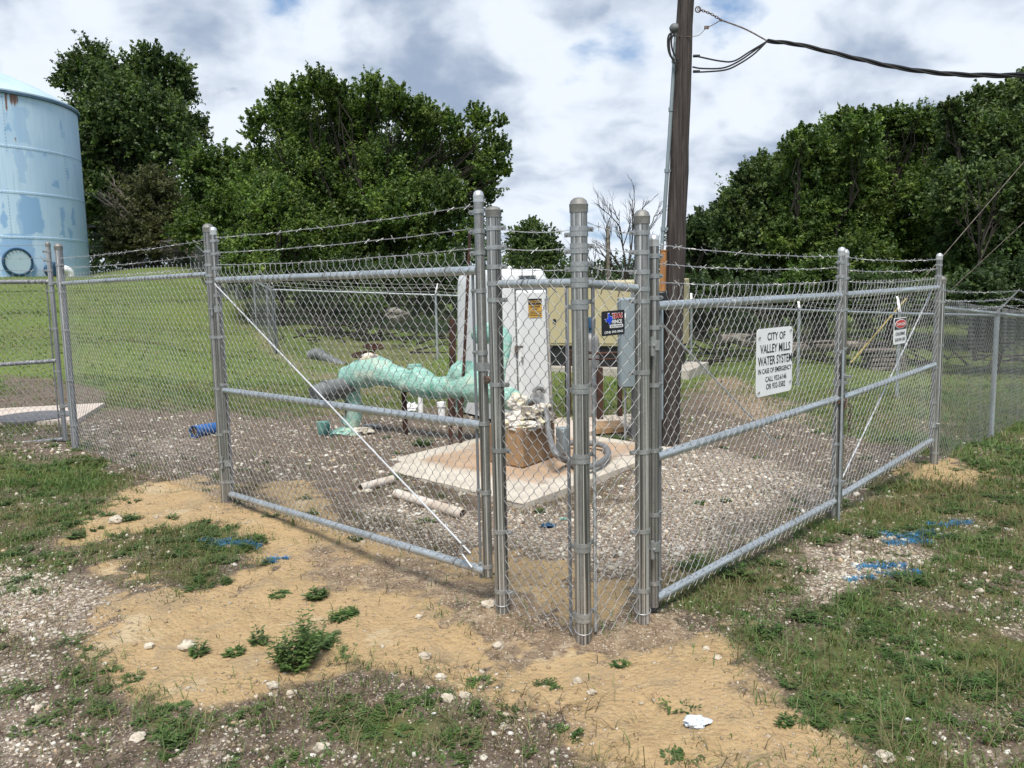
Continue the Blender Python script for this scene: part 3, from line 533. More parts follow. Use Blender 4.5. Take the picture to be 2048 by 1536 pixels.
def ties(P0, P1, r, parent, n, mat='band'):
    P0 = np.array(P0, float); P1 = np.array(P1, float); e = (P1-P0)/np.linalg.norm(P1-P0); sd = np.cross(e, [0,0,1.]); sd /= np.linalg.norm(sd)
    for i in range(n):
        mb = MB(); c = P0+(P1-P0)*((i+.6)/n); mb.tube([c+(sd*math.cos(a)+np.array([0,0,1.])*math.sin(a))*(r+.003)+e*.01*math.sin(a) for a in np.linspace(-.6, 4.4, 12)]+[c-np.array([0,0,.045])-sd*.03], .0028, 5)
        mb.build('tie_wire', M[mat], parent)
pC = onGround(1167, 1280); pL1 = onGround(1005, 1220); pR1 = onGround(1285, 1241); pL2 = onGround(452, 1003); pL3 = onGround(152, 897)
zt = lambda p, px, py: float(Y(px, py, p[1])[2])
# ---- F1: corner of the compound with three stout posts
T1 = thing('chain_link_fence', pC, 'short corner section of chain link fence with three stout capped posts, nearest the viewer', 'fence')
eL = unit(pC, pL1); eR = unit(pC, pR1)
bz = lambda p, lst: [zt(p, px, py) for px, py in lst]
post(T1, pC, pC[2]-.1, zt(pC, 1152, 420), .0395, bands=bz(pC, [(1153,458),(1153,492),(1154,528),(1154,560),(1155,604),(1157,772),(1160,911),(1163,1088),(1166,1227)]), ears=(eR, eL))
post(T1, pL1, pL1[2]-.1, zt(pL1, 986, 430), .037, bands=bz(pL1, [(987,457),(988,495),(989,534),(990,567),(991,600),(997,768),(1000,899),(1001,1061),(1004,1180)]), ears=(-eL,), dome=.016)
post(T1, pR1, pR1[2]-.1, zt(pR1, 1280, 443), .037, bands=bz(pR1, [(1280,466),(1280,505),(1281,544),(1281,578),(1282,602),(1284,744),(1284,902),(1285,1060),(1286,1178)]), ears=(-eR,))
for (a, b_, pa, pb, e) in ((pL1, pC, (1003,568), (1140,566), -eL), (pC, pR1, (1168,567), (1268,577), eR)):
    s0, z0 = VP(a, b_, *pa); s1, z1 = VP(a, b_, *pb); Lg = np.hypot(*(b_[:2]-a[:2]))
    q0 = np.array([*(a[:2]+e*.038), z0]); q1 = np.array([*(b_[:2]-e*.038), z1]); mb = MB(); mb.tube([q0, q1], .021, 20); mb.build('top_rail', M['rail'], T1); ties(q0+np.array([*e*.05,0]), q1-np.array([*e*.05,0]), .021, T1, 2)
    nrm = np.array([e[1], -e[0]])*.030
    chain_mesh(a[:2]+e*.045, b_[:2]-e*.045, (a[2]+.02, b_[2]+.02), (z0+.045, z1+.045), off=nrm, parent=T1, r=.0018)
mb = MB()
for a, e, sgn in ((pC, eL, 1), (pC, eR, 1)):
    for z0, z1 in ((pC[2]+.03, zt(pC, 1155, 575)),): mb2 = MB(); q = a[:2]+e*.078+np.array([-.0, -.012]); mb2.box((q[0], q[1], (z0+z1)/2), (.018, .006, z1-z0), e); mb2.build('tension_bar', M['oldmetal'], T1)
ez = np.array([0,0,1.])
for (pa, pb, A, B) in (((1003,459),(1140,460),pL1,pC),((1003,497),(1140,495),pL1,pC),((1003,535),(1140,538),pL1,pC),((1167,444),(1268,466),pC,pR1),((1167,488),(1268,503),pC,pR1),((1167,532),(1268,541),pC,pR1)):
    s0, z0 = VP(A, B, *pa); s1, z1 = VP(A, B, *pb); e = unit(A, B); barbed((*(A[:2]+e*.04), z0), (*(B[:2]-e*.04), z1), T1, sag=.012)
for p, zz in ((pC, .055), (pL1, .05), (pR1, .06)):
    mb = MB(); r = .042; mb.tube([(p[0]+r*math.cos(a), p[1]+r*math.sin(a), p[2]+zz+.012*math.sin(a*1)) for a in np.linspace(0, 2*PI, 20)], .0022, 5); mb.build('bottom_wire', M['wire'], T1)
# ---- generic swing gate leaf
def gate(root, A, B, px, r=.024, mesh_off=.0, fr_r=.026, bands_px=(), mat='rail', stilemat='post', w=.036, mr=.00155, cap='capbright', fineb=True, endA=True):
    """A, B plan points; px: dict of photo heights (left, right) for top, mid, bottom rails and stile ends and strands"""
    e = unit(A, B); Lg = np.hypot(*(np.array(B[:2])-np.array(A[:2])))
    def zz(key):
        (x0, y0), (x1, y1) = px[key]; s0, z0 = VP(A, B, x0, y0); s1, z1 = VP(A, B, x1, y1); k_ = (z1-z0)/(s1-s0); return z0-k_*s0, z0+k_*(Lg-s0)
    P = lambda s, z: np.array([A[0]+e[0]*s, A[1]+e[1]*s, z])
    for key, nm in (('top', 'top_rail'), ('mid', 'mid_rail'), ('bot', 'bottom_rail')):
        if key not in px: continue
        a, b_ = zz(key); mb = MB(); mb.tube([P(fr_r*.8, a), P(Lg-fr_r*.8, b_)], r, 20); mb.build(nm, M[mat], root)
        if key != 'mid': ties(P(.1, a), P(Lg-.1, b_), r, root, max(3, int(Lg/.42)))
        if key == 'top': zt_ = (a, b_)
        if key == 'bot': zb_ = (a, b_)
    for key, s in (('stA', 0.), ('stB', Lg)):
        if key not in px: continue
        lo, hi = px[key]; z0 = VP(A, B, *lo)[1]; z1 = VP(A, B, *hi)[1]; z0, z1 = (z0, z1) if z0 < z1 else (z1, z0)
        bd = [zb_[0]+(zt_[0]-zb_[0])*f for f in (.06, .30, .52, .74, .93)]+[z1-.06, z1-.16, z1-.27]
        inw = e if s == 0 else -e
        post(root, P(s, 0), z0, z1, fr_r, mat=stilemat, cap=cap, bands=bd, ears=(inw,), name='gate_upright', dome=.022, capr=1.04)
        q = P(s, 0)[:2]+inw*(fr_r+.034); mb = MB(); mb.box((q[0], q[1], (zb_[0]+zt_[0])/2), (.016, .006, (zt_[0]-zb_[0])*.98), e); mb.build('tension_bar', M['oldmetal'], root)
    nr = np.array([e[1], -e[0]])
    if nr[1] > 0: nr = -nr
    chain_mesh(P(fr_r+.03, 0), P(Lg-fr_r-.03, 0), (zb_[0]-.035, zb_[1]-.035), (zt_[0]+.058, zt_[1]+.058), off=nr*(r+.004), parent=root, w=w, r=mr)
    for key in ('w1', 'w2', 'w3'):
        if key in px: a, b_ = zz(key); barbed(P(fr_r, a), P(Lg-fr_r, b_), root, fine=fineb)
    return P, e, Lg, zt_, zb_, nr
def rod(root, p, q, r=.0055, mat='rod'):
    mb = MB(); mb.tube([p, q], r, 8); mb.build('truss_rod', M[mat], root)
def hinge(root, c, e, r1, gap):
    mb = MB(); ring(mb, c, r1, h=.05, t=.006, ear=None); q = np.array([c[0]-e[0]*(r1+gap/2), c[1]-e[1]*(r1+gap/2), c[2]]); mb.box(q, (gap+.02, .022, .028), e); nn = np.array([e[1], -e[0], 0])
    mb.tube([q-nn*.05, q+nn*.05], .010, 8); mb.tube([q-np.array([0,0,.05])+nn*.03, q+np.array([0,0,.045])+nn*.03], .011, 8); mb.build('hinge', M['band'], root)
# ---- left gate leaf, 2.9 m
eg = unit(pL1, pL2); gA = pL2[:2]-eg*.085; gB = pL1[:2]+eg*.105
T2 = thing('gate', (gA[0], gA[1], H(*gA)), 'wide galvanised chain link gate with a diagonal rod, left of the stout corner posts', 'gate')
gpx = dict(top=((445,560),(950,541)), mid=((460,782),(965,851)), bot=((468,990),(965,1140)), stA=((462,990),(430,466)), stB=((977,1152),(955,400)), w1=((440,474),(950,411)), w2=((442,504),(950,457)), w3=((442,529),(950,497)))
P, e, Lg, zt_, zb_, nr = gate(T2, gA, gB, gpx)
q = P(.04, zt_[0]-.03); q2 = P(Lg-.10, zb_[1]+.09); o3 = np.array([*nr*(-.028), 0]); rod(T2, q+o3*0-np.array([*nr*-.034,0]), q2+np.array([*nr*.034, 0]))
mb = MB(); c = P(Lg-.09, zb_[1]+.02); mb.tube([c+np.array([*(nr*.035),0])+np.array([*(e*a),0])+ez*b_ for a, b_ in ((-.06,.13),(-.085,.10),(-.08,.05),(-.03,.01),(0,-.01))], .008, 8); mb.build('rod_bracket', M['band'], T2)
hinge(T2, P(0, VP(gA, gB, 437, 618)[1]), e, .026, .05); hinge(T2, P(0, VP(gA, gB, 455, 925)[1]), e, .026, .05)
mb = MB(); c = P(Lg, VP(gA, gB, 966, 733)[1]); ring(mb, c, .0265, h=.045, t=.005); mb.box(c+np.array([*e*.05,0]), (.09,.018,.035), e); mb.build('latch', M['band'], T2)
TP = thing('padlock', c+np.array([*e*.06,0])-ez*.06, 'small dark rusty padlock hanging on the latch of the left gate', 'padlock')
mb = MB(); cp = c+np.array([*(e*.055+nr*.02),0]); mb.box(cp-ez*.065, (.052,.024,.038), e, bevel=.006); mb.build('body', M['chain'], TP)
mb = MB(); mb.tube([cp+np.array([*e*.016*math.cos(a),0])+ez*(-.044+.028*max(0, math.sin(a))) for a in np.linspace(0, PI, 10)], .0045, 8); mb.build('shackle', M['alum'], TP)
# ---- right double gate
eg2 = unit(pR1, onGround(1868, 927)); rA = pR1[:2]+eg2*.105; pRe = onGround(1868, 927)
rB = pRe[:2]-eg2*.10; LL = np.hypot(*(rB-rA)); sM, _ = VP(rA, rB, 1676, 900); rM1 = rA+eg2*(sM-.032); rM2 = rA+eg2*(sM+.032)
T3 = thing('gate', (rA[0], rA[1], H(*rA)), 'galvanised chain link gate leaf carrying the big white water system sign', 'gate', 'two leaves of the double gate')
g3 = dict(top=((1325,611),(1680,591)), mid=((1318,912),(1668,799)), bot=((1318,1193),(1660,1007)), stA=((1308,1212),(1310,488)), stB=((1671,1037),(1688,508)), w1=((1325,490),(1675,512)), w2=((1325,528),(1675,535)), w3=((1325,565),(1675,561)))
P3, e3, L3, zt3, zb3, nr3 = gate(T3, rA, rM1, g3)
T4 = thing('gate', (*rM2, H(*rM2)), 'farther galvanised chain link gate leaf carrying the small red and white danger sign', 'gate', 'two leaves of the double gate')
g4 = dict(top=((1700,589),(1868,576)), mid=((1700,790),(1865,731)), bot=((1690,985),(1860,882)), stA=((1683,1000),(1692,512)), stB=((1862,895),(1877,517)), w1=((1700,515),(1870,518)), w2=((1700,540),(1870,537)), w3=((1700,563),(1870,556)))
P4, e4, L4, zt4, zb4, nr4 = gate(T4, rM2, rB, g4)
no = np.array([*nr3*.033, 0]); rod(T3, P3(.05, zt3[0]-.05)-no, P3(L3*.62, zt3[0]-.95)-no); rod(T4, P4(L4-.06, zt4[1]-.02)-no, P4(.08, zb4[0]+.06)-no, .006)
hinge(T3, P3(0, VP(rA, rB, 1307, 690)[1]), e3, .026, .06); hinge(T3, P3(0, VP(rA, rB, 1306, 1092)[1]), e3, .026, .06); hinge(T4, P4(L4, VP(rA, rB, 1868, 848)[1]), -e4, .026, .05)
for root, Pq, s, yy in ((T3, P3, L3, 765), (T3, P3, L3, 960), (T4, P4, 0, 755)):
    mb = MB(); c = Pq(s, VP(rA, rB, 1675, yy)[1]); ring(mb, c, .0265, h=.05, t=.006); mb.box(c+np.array([*nr3*.04,0]), (.05,.05,.02), e3); mb.build('latch', M['band'], root)
mb = MB(); c = P3(L3-.035, 0)+np.array([*nr3*.045,0]); mb.tube([(c[0], c[1], H(c[0], c[1])-.02), (c[0], c[1], VP(rA, rB, 1678, 700)[1])], .0085, 10); mb.build('drop_rod', M['rail'], T3)
# chain
TC = thing('chain', (*(P3(L3, 0)[:2]), VP(rA, rB, 1690, 800)[1]), 'rusty steel chain looped round the meeting uprights of the double gate', 'chain')
mb = MB(); cz = VP(rA, rB, 1690, 797)[1]; cc = (P3(L3, 0)+P4(0, 0))/2
def link(mb, c, d, nrm_, s=.018, r=.0035):
    d = d/np.linalg.norm(d); nrm_ = nrm_-d*(nrm_ @ d); nrm_ /= np.linalg.norm(nrm_)
    mb.tube([c+d*s*math.cos(a)+nrm_*s*.55*math.sin(a) for a in np.linspace(0, 2*PI, 13)[:-1]], r, 5, closed=True)
path = [cc+np.array([*(e3*math.cos(a)*.072+nr3*math.sin(a)*.05),0])+ez*(cz-cc[2]-.012*math.cos(a*2)) for a in np.linspace(0, 2*PI, 20)]
path += [cc+np.array([*(e3*.052+nr3*.06),0])+ez*(cz-cc[2]-.03*i) for i in range(1, 9)]
for i in range(len(path)-1):
    d = path[i+1]-path[i]; link(mb, (path[i]+path[i+1])/2, d, np.array([0,0,1.]) if (i % 2 and abs(d[2]) < .01) else (np.array([*e3,0]) if i % 2 else np.array([*nr3,0])))
for q in range(5): link(mb, cc+np.array([*(nr3*.055-e3*(.01+.008*q)),0])+ez*(cz-cc[2]-.012*q), np.array([*e3*.4, 1]), np.array([*nr3, .3]))
mb.build('links', M['chain'], TC)
# ---- F2: old-new panel left of the left gate
T5 = thing('chain_link_fence', pL3, 'chain link fence panel between the wide left gate and the old dark post', 'fence')
e5 = unit(pL3, pL2)
post(T5, pL2, pL2[2]-.1, zt(pL2, 415, 462), .0385, bands=bz(pL2, [(417,503),(419,530),(420,551),(421,564),(431,674),(436,777),(440,868),(447,963)]), ears=(-e5,))
post(T5, pL3, pL3[2]-.1, zt(pL3, 128, 497), .0385, mat='oldmetal', bands=bz(pL3, [(130,530),(133,585),(136,660),(142,760),(148,850)]), ears=(e5,), name='old_post')
s0, z0 = VP(pL3, pL2, 140, 566); s1, z1 = VP(pL3, pL2, 408, 549); q0 = np.array([*pL3[:2], z0]); q1 = np.array([*pL2[:2], z1]); off5 = np.array([*e5*.038, 0])
mb = MB(); mb.tube([q0+off5, q1-off5], .021, 18); mb.build('top_rail', M['rail'], T5); ties(q0+off5*3, q1-off5*3, .021, T5, 7)
n5 = np.array([e5[1], -e5[0]]); n5 = n5 if n5[1] < 0 else -n5
chain_mesh(pL3[:2]+e5*.05, pL2[:2]-e5*.05, (pL3[2]+.02, pL2[2]+.02), (z0+.058, z1+.058), off=n5*.028, parent=T5, r=.0016)
for a, b_ in (((140,514),(408,480)),((140,534),(408,510)),((140,552),(408,535))):
    z0 = VP(pL3, pL2, *a)[1]; z1 = VP(pL3, pL2, *b_)[1]; barbed((*pL3[:2], z0)+off5, (*pL2[:2], z1)-off5, T5)
# ---- old gate at the left edge of the picture
pO = onGround(131, 884); eO = np.array([-1., .10]); eO /= np.hypot(*eO); oA = pO[:2]+eO*4.0; oB = pO[:2]
T6 = thing('gate', (*oA, H(*oA)), 'old dull grey chain link gate at the left edge in front of the water tank', 'gate')
g6 = dict(top=((5,564),(100,563)), mid=((5,729),(108,722)), bot=((5,891),(125,879)), stB=((130,880),(100,492)), w1=((5,490),(95,490)), w2=((5,516),(98,516)), w3=((5,539),(98,541)))
P6, e6, L6, zt6, zb6, nr6 = gate(T6, oA, oB, g6, mat='oldmetal', stilemat='oldmetal', cap='cap', w=.038, mr=.00155)
hinge(T6, P6(L6, VP(oA, oB, 128, 812)[1]), -e6, .026, .06)
hinge(T6, P6(L6, VP(oA, oB, 110, 566)[1]), -e6, .026, .05)
# ---- F3: right hand fence running away, line posts with slanted barb arms
T7 = thing('chain_link_fence', pRe, 'long new chain link fence running away from the double gate at the right edge', 'fence')
post(T7, pRe, pRe[2]-.1, zt(pRe, 1882, 564), .036, bands=bz(pRe, [(1881,580),(1880,604),(1878,690),(1875,775),(1872,905)]), ears=(unit(pRe, (5.8, 9.7)),))
eF = unit(pRe, onGround(1982, 875)); pE = pRe[:2]+eF*5.2
lp = [onGround(1982, 875)[:2], pE]
prev = pRe[:2]; zr0 = VP(pRe, pE, 1890, 617)[1]; zr1 = VP(pRe, pE, 2040, 632)[1]; sA = VP(pRe, pE, 1890, 603)[0]; sB = VP(pRe, pE, 2040, 632)[0]; slope = (zr1-zr0)/(sB-sA); zr = lambda s: zr0+slope*(s-sA)
Lf = np.hypot(*(pE-pRe[:2])); mb = MB(); mb.tube([(*(pRe[:2]+eF*.04), zr(0)), (*pE, zr(Lf))], .019, 12); mb.build('top_rail', M['rail'], T7)
nF = np.array([eF[1], -eF[0]])
chain_mesh(pRe[:2]+eF*.05, pE, (pRe[2]+.02, H(*pE)+.02), (zr(0)+.03, zr(Lf)+.03), off=nF*.025, parent=T7, r=.0018, fine=False, ns=3)
def arm_post(root, p, ztop, direc, r=.028, arm=True, mat='rail'):
    mb = MB(); g = H(p[0], p[1]); mb.tube([(p[0], p[1], g-.1), (p[0], p[1], ztop)], r, 14); mb.build('post', M[mat], root)
    if arm:
        mb = MB(); d = np.array([*direc, 0.]); a0 = np.array([p[0], p[1], ztop]); a1 = a0+d*.21+ez*.26; mb.tube([a0-ez*.04, a0+ez*.02], r*1.15, 10); sd = np.cross(d, ez)
        w0 = .022; mb.add([a0-sd*w0, a0+sd*w0, a1+sd*w0*.8, a1-sd*w0*.8, a0-sd*w0+ez*.028, a0+sd*w0+ez*.028, a1+sd*w0*.8+ez*.02, a1-sd*w0*.8+ez*.02], [(0,3,2,1),(4,5,6,7),(0,1,5,4),(1,2,6,5),(2,3,7,6),(3,0,4,7)]); mb.build('barb_arm', M['alum'], root); return a0, a1
    return np.array([p[0], p[1], ztop]), np.array([p[0], p[1], ztop+.3])
sP = np.hypot(*(lp[0]-pRe[:2])); a0, a1 = arm_post(T7, lp[0], zr(sP)+.01, nF); b0, b1 = arm_post(T7, pE, zr(Lf)+.01, nF)
for i, yy in enumerate((581, 600, 618)):
    z0 = VP(pRe, pE, 1888, yy)[1]; t = (1-.33*i); barbed((pRe[0], pRe[1], z0), a0+(a1-a0)*t, T7); barbed(a0+(a1-a0)*t, b0+(b1-b0)*t, T7)
# ---- F4: back fence ; F5: fence climbing the hill
def far_fence(pts, ztops, label, arms, w=.036, r=.0022, armdir=(0, 1), mat='wirefar', strands=True, zoff=.0, armsel=None):
    root = thing('chain_link_fence', (*pts[0], H(*pts[0])), label, 'fence'); A = []
    for i, p in enumerate(pts):
        d = armdir; A.append(arm_post(root, p, ztops[i]+.01, d, r=.030 if i else .04, arm=(arms and (armsel is None or i in armsel)), mat='rail' if mat != 'old' else 'oldmetal'))
    for i in range(len(pts)-1):
        p, q = np.array(pts[i]), np.array(pts[i+1]); e = unit(p, q); nn = np.array([e[1], -e[0]]); nn = nn if nn[1] < 0 else -nn
        mb = MB(); mb.tube([(*p, ztops[i]), (*q, ztops[i+1])], .021, 10); mb.build('top_rail', M['rail'], root)
        L = np.hypot(*(q-p)); k_ = max(1, int(L/3.5)); g = [H(*(p+(q-p)*j/k_))+.02 for j in range(k_+1)]
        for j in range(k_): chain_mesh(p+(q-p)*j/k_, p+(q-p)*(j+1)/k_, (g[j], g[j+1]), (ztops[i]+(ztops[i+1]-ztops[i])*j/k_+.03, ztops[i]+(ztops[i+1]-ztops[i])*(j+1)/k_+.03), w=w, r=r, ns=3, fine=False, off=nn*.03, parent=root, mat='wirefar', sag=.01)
        if strands:
            for t in (1., .66, .33): barbed(A[i][0]+(A[i][1]-A[i][0])*t, A[i+1][0]+(A[i+1][1]-A[i+1][0])*t, root, r=.0011, fine=False, sag=.06)
    return root
bp = [(-6.05,20.6), (-1.85,20.0), (1.2,19.2), (4.1,18.2), (5.65,15.7), (6.65,13.7), (7.75,11.45)]
bpx = [(605,578), (872,590), (1085,600), (1382,612), (1592,620), (1800,627), (2060,634)]
zt4b = [float(Y(px, py, p[1])[2]) for p, (px, py) in zip(bp, bpx)]
far_fence(bp, zt4b, 'back chain link fence running behind the yard in front of the dark undergrowth', True, w=.037, r=.0018, armdir=(.2, .95), armsel=(1,2,3,4,5,6))
hp = [(-6.05,20.6), (-7.0,23.2), (-8.4,26.5), (-11.2,33), (-14.6,40), (-18.5,47), (-23.5,50.5), (-31,51)]
hz = [H(*p)+1.62 for p in hp]
far_fence(hp, hz, 'chain link fence climbing the grassy hill on the left, below the dark trees', True, w=.085, r=.0026, armdir=(.9, .4), armsel=(1,2,3,4,5))
# ================================================================== SIGNS
def frame(A, B, p0, p1, p2, off):
    """plate on the vertical plane A-B from photo corners: p0 upper left, p1 upper right, p2 lower left"""
    e = unit(A, B); nr = np.array([e[1], -e[0]]); nr = nr if nr[1] < 0 else -nr; A = np.array(A[:2])+nr*off; B = np.array(B[:2])+nr*off; off = 0
    s0, z0 = VP(A, B, *p0); s1, z1 = VP(A, B, *p1); s2, z2 = VP(A, B, *p2); o = np.array([A[0]+e[0]*s2+nr[0]*off, A[1]+e[1]*s2+nr[1]*off, z2])
    rx = np.array([*e, 0])*(s1-s0)+ez*(z1-z0)*.0; up = np.array([*e, 0])*(s0-s2)*0+ez*(z0-z2); w = np.linalg.norm(rx); h = np.linalg.norm(up); rr = rx/w; tl = (z1-z0)/w
    rr = rr+ez*tl; rr /= np.linalg.norm(rr); return o, rr, ez.copy(), w, h, np.array([*nr, 0])
def rounded(w, h, r, n=5):
    P_ = []
    for cx, cy, a0 in ((w-r, r, -PI/2), (w-r, h-r, 0), (r, h-r, PI/2), (r, r, PI)):
        for i in range(n+1): a = a0+PI/2*i/n; P_.append((cx+r*math.cos(a), cy+r*math.sin(a)))
    return P_
def plate(name, o, rx, up, fw, out, t, mat, parent, bend=0):
    n = len(out); f = [o+rx*x+up*y+fw*t for x, y in out]; b_ = [o+rx*x+up*y for x, y in out]; mb = MB()
    mb.add(f+b_, [tuple(range(n)), tuple(range(2*n-1, n-1, -1))]+[(i, i+n, (i+1) % n+n, (i+1) % n) for i in range(n)]); return mb.build(name, M[mat], parent, smooth=0)
# water system sign
o, rx, up, w, h, fw = frame(rA, rB, (1511,659), (1583,652), (1511,796), .040)
TS = thing('sign', o+rx*w/2, 'large white city water system sign with black lettering wired to the double gate', 'sign')
plate('plate', o, rx, up, fw, rounded(w, h, .035*w*2), .003, 'white', TS)
mb = MB()
for txt, x0, x1, y0, y1 in (('CITY OF',.28,.78,.82,.935),('VALLEY MILLS',.09,.93,.635,.765),('WATER SYSTEM',.035,.985,.455,.59),('IN CASE OF EMERGENCY',.045,.975,.335,.41),('CALL 932-6146',.24,.83,.205,.285),('OR 932-5582',.265,.80,.09,.175)):
    text_mesh(mb, txt, o+rx*w*x0+up*h*y0, rx, up, w*(x1-x0), h*(y1-y0), bold=.012, fwd=fw, d=.0045)
mb.build('lettering', M['ink'], TS, smooth=0)
mb = MB()
for x_, y_ in ((.06,.86),(.93,.93),(.06,.06),(.94,.14)):
    q = o+rx*w*x_+up*h*y_; mb.tube([q+fw*.006-rx*.012, q+fw*.010+up*.01, q+fw*.006+rx*.012, q-fw*.02+rx*.02], .0022, 5)
mb.build('tie_wire', M['chain'], TS)
# danger sign
o, rx, up, w, h, fw = frame(rA, rB, (1786,637), (1811,634), (1786,690), .040)
TS = thing('sign', o+rx*w/2, 'small danger sign with red oval and chlorine warning on the farther gate leaf', 'sign')
plate('plate', o, rx, up, fw, rounded(w, h, .02), .003, 'white', TS)
plate('black_header', o+fw*.0035, rx, up, fw, [(.03*w,.56*h),(.97*w,.56*h),(.97*w,.97*h),(.03*w,.97*h)], .0015, 'signblack', TS)
plate('white_oval', o+fw*.0055, rx, up, fw, [(w*(.5+.45*math.cos(a)), h*(.765+.175*math.sin(a))) for a in np.linspace(0, 2*PI, 25)[:-1]], .0015, 'letterwhite', TS)
plate('red_oval', o+fw*.0075, rx, up, fw, [(w*(.5+.41*math.cos(a)), h*(.765+.150*math.sin(a))) for a in np.linspace(0, 2*PI, 25)[:-1]], .0015, 'red', TS)
mb = MB(); text_mesh(mb, 'DANGER', o+rx*w*.15+up*h*.705, rx, up, w*.7, h*.115, .02, fwd=fw, d=.0105); mb.build('white_lettering', M['letterwhite'], TS, smooth=0)
mb = MB(); text_mesh(mb, 'CHLORINE', o+rx*w*.13+up*h*.33, rx, up, w*.74, h*.13, .015, fwd=fw, d=.005); text_mesh(mb, 'GAS IN USE', o+rx*w*.1+up*h*.11, rx, up, w*.8, h*.13, .015, fwd=fw, d=.005); mb.build('lettering', M['ink'], TS, smooth=0)
# fence builder sign
o, rx, up, w, h, fw = frame(pC, pR1, (1204,623), (1250,619), (1203,673), .040)
TS = thing('sign', o+rx*w/2, 'black fence company sign with a blue state outline wired between the corner posts', 'sign')
plate('plate', o, rx, up, fw, rounded(w, h, .008), .002, 'signblack', TS)
texas = [(.40,.98),(.62,.98),(.62,.76),(.80,.70),(1.0,.66),(1.02,.40),(.92,.30),(.72,.12),(.68,-.05),(.56,.02),(.44,.26),(.34,.30),(.24,.24),(.0,.50),(.0,.53),(.40,.53)]
for nm, mt, sc, dd in (('state_border', 'letterwhite', 1.1, .0025), ('state_outline', 'blue', 1.0, .0045)):
    plate(nm, o+fw*dd, rx, up, fw, [(w*(.29+(x-.5)*.30*sc), h*(.655+(y-.47)*.47*sc)) for x, y in texas], .0012, mt, TS)
mb = MB(); text_mesh(mb, 'TEXAS', o+rx*w*.415+up*h*.66, rx, up, w*.47, h*.245, .045, fwd=fw, d=.0062); mb.build('lettering_border', M['letterwhite'], TS, smooth=0)
mb = MB(); text_mesh(mb, 'TEXAS', o+rx*w*.43+up*h*.675, rx, up, w*.44, h*.215, .02, fwd=fw, d=.0070); mb.build('red_lettering', M['red'], TS, smooth=0)
mb = MB(); text_mesh(mb, 'FENCE', o+rx*w*.43+up*h*.475, rx, up, w*.44, h*.15, .03, fwd=fw, d=.004); text_mesh(mb, '(254) 393-3043', o+rx*w*.11+up*h*.07, rx, up, w*.80, h*.12, .02, fwd=fw, d=.004); mb.build('white_lettering', M['letterwhite'], TS, smooth=0)
plate('white_strip', o+rx*w*.34+up*h*.30+fw*.0025, rx, up, fw, rounded(w*.58, h*.135, h*.05), .0012, 'letterwhite', TS)
mb = MB(); text_mesh(mb, 'SOLUTIONS', o+rx*w*.38+up*h*.325, rx, up, w*.50, h*.085, .02, fwd=fw, d=.0046); mb.build('black_lettering', M['ink'], TS, smooth=0)
# ================================================================== YARD EQUIPMENT
rot = lambda a: np.array([math.cos(a), math.sin(a)])
def prism(mb, pts, z0, z1):      # pts plan polygon, z may be lists
    n = len(pts); z0 = z0 if hasattr(z0, '__len__') else [z0]*n; z1 = z1 if hasattr(z1, '__len__') else [z1]*n
    mb.add([(p[0], p[1], z) for p, z in zip(pts, z0)]+[(p[0], p[1], z) for p, z in zip(pts, z1)], [tuple(range(n-1, -1, -1)), tuple(range(n, 2*n))]+[(i, (i+1) % n, n+(i+1) % n, n+i) for i in range(n)])
# slab with rust stained middle
TSl = thing('concrete_slab', (slabF+slabB)/2*np.array([1,1,0]), 'low square concrete slab with an orange rust stained middle under the brown block', 'slab')
def lerp2(u, v): return slabF*(1-u)*(1-v)+slabR*u*(1-v)+slabL*(1-u)*v+slabB*u*v
mb = MB(); nu = 44
def sfn(u, v):
    q = lerp2(u, v); e = min(u, v, 1-u, 1-v); j = (fbm(q[0], q[1], 9, 3)-.5)
    return np.array([q[0]+j*.03*(e < .02), q[1]+j*.03*(e < .02), .050+.006*j-(.012 if e < .012 else 0)])
mb.grid(sfn, nu, nu); ring_ = [lerp2(*uv) for uv in [(t, 0) for t in np.linspace(0, 1, 20)[:-1]]+[(1, t) for t in np.linspace(0, 1, 20)[:-1]]+[(1-t, 1) for t in np.linspace(0, 1, 20)[:-1]]+[(0, 1-t) for t in np.linspace(0, 1, 20)[:-1]]]
n_ = len(ring_); mb.add([(q[0], q[1], .042) for q in ring_]+[(q[0]+.01*random.uniform(-1, 1), q[1]+.01*random.uniform(-1, 1), -.1) for q in ring_], [(i, n_+i, n_+(i+1) % n_, (i+1) % n_) for i in range(n_)])
slab_ob = mb.build('slab', M['slabedge'], TSl)
# stain as a real thin rusty silt layer
mb = MB()
def stfn(u, v):
    a = u*2*PI; c = lerp2(.55, .50); ax_ = (slabR-slabF)*.40; ay_ = (slabL-slabF)*.38; rr = v*(1+.22*(fbm(math.cos(a)*2+5, math.sin(a)*2+5, 1.7, 3)-.5)*2)
    sq = 1/max(abs(math.cos(a)), abs(math.sin(a)))**.75; q = c+(ax_*math.cos(a)+ay_*math.sin(a))*rr*sq; return np.array([q[0], q[1], .0585+.008*(1-v)+.002*fbm(q[0], q[1], 14)])
mb.grid(stfn, 72, 16)
m, nt, b = new_mat('stained_slab'); k = N(nt); co = k.coord(); ag = math.atan2(slabR[1]-slabF[1], slabR[0]-slabF[0])
cf = k.mapping(co, (1,1,1), (0,0,0), (0,0,-ag)); sx_ = k.n('SeparateXYZ'); k.put(sx_.inputs[0], cf); Lx = float(np.linalg.norm(slabR-slabF)); Ly = float(np.linalg.norm(slabL-slabF))
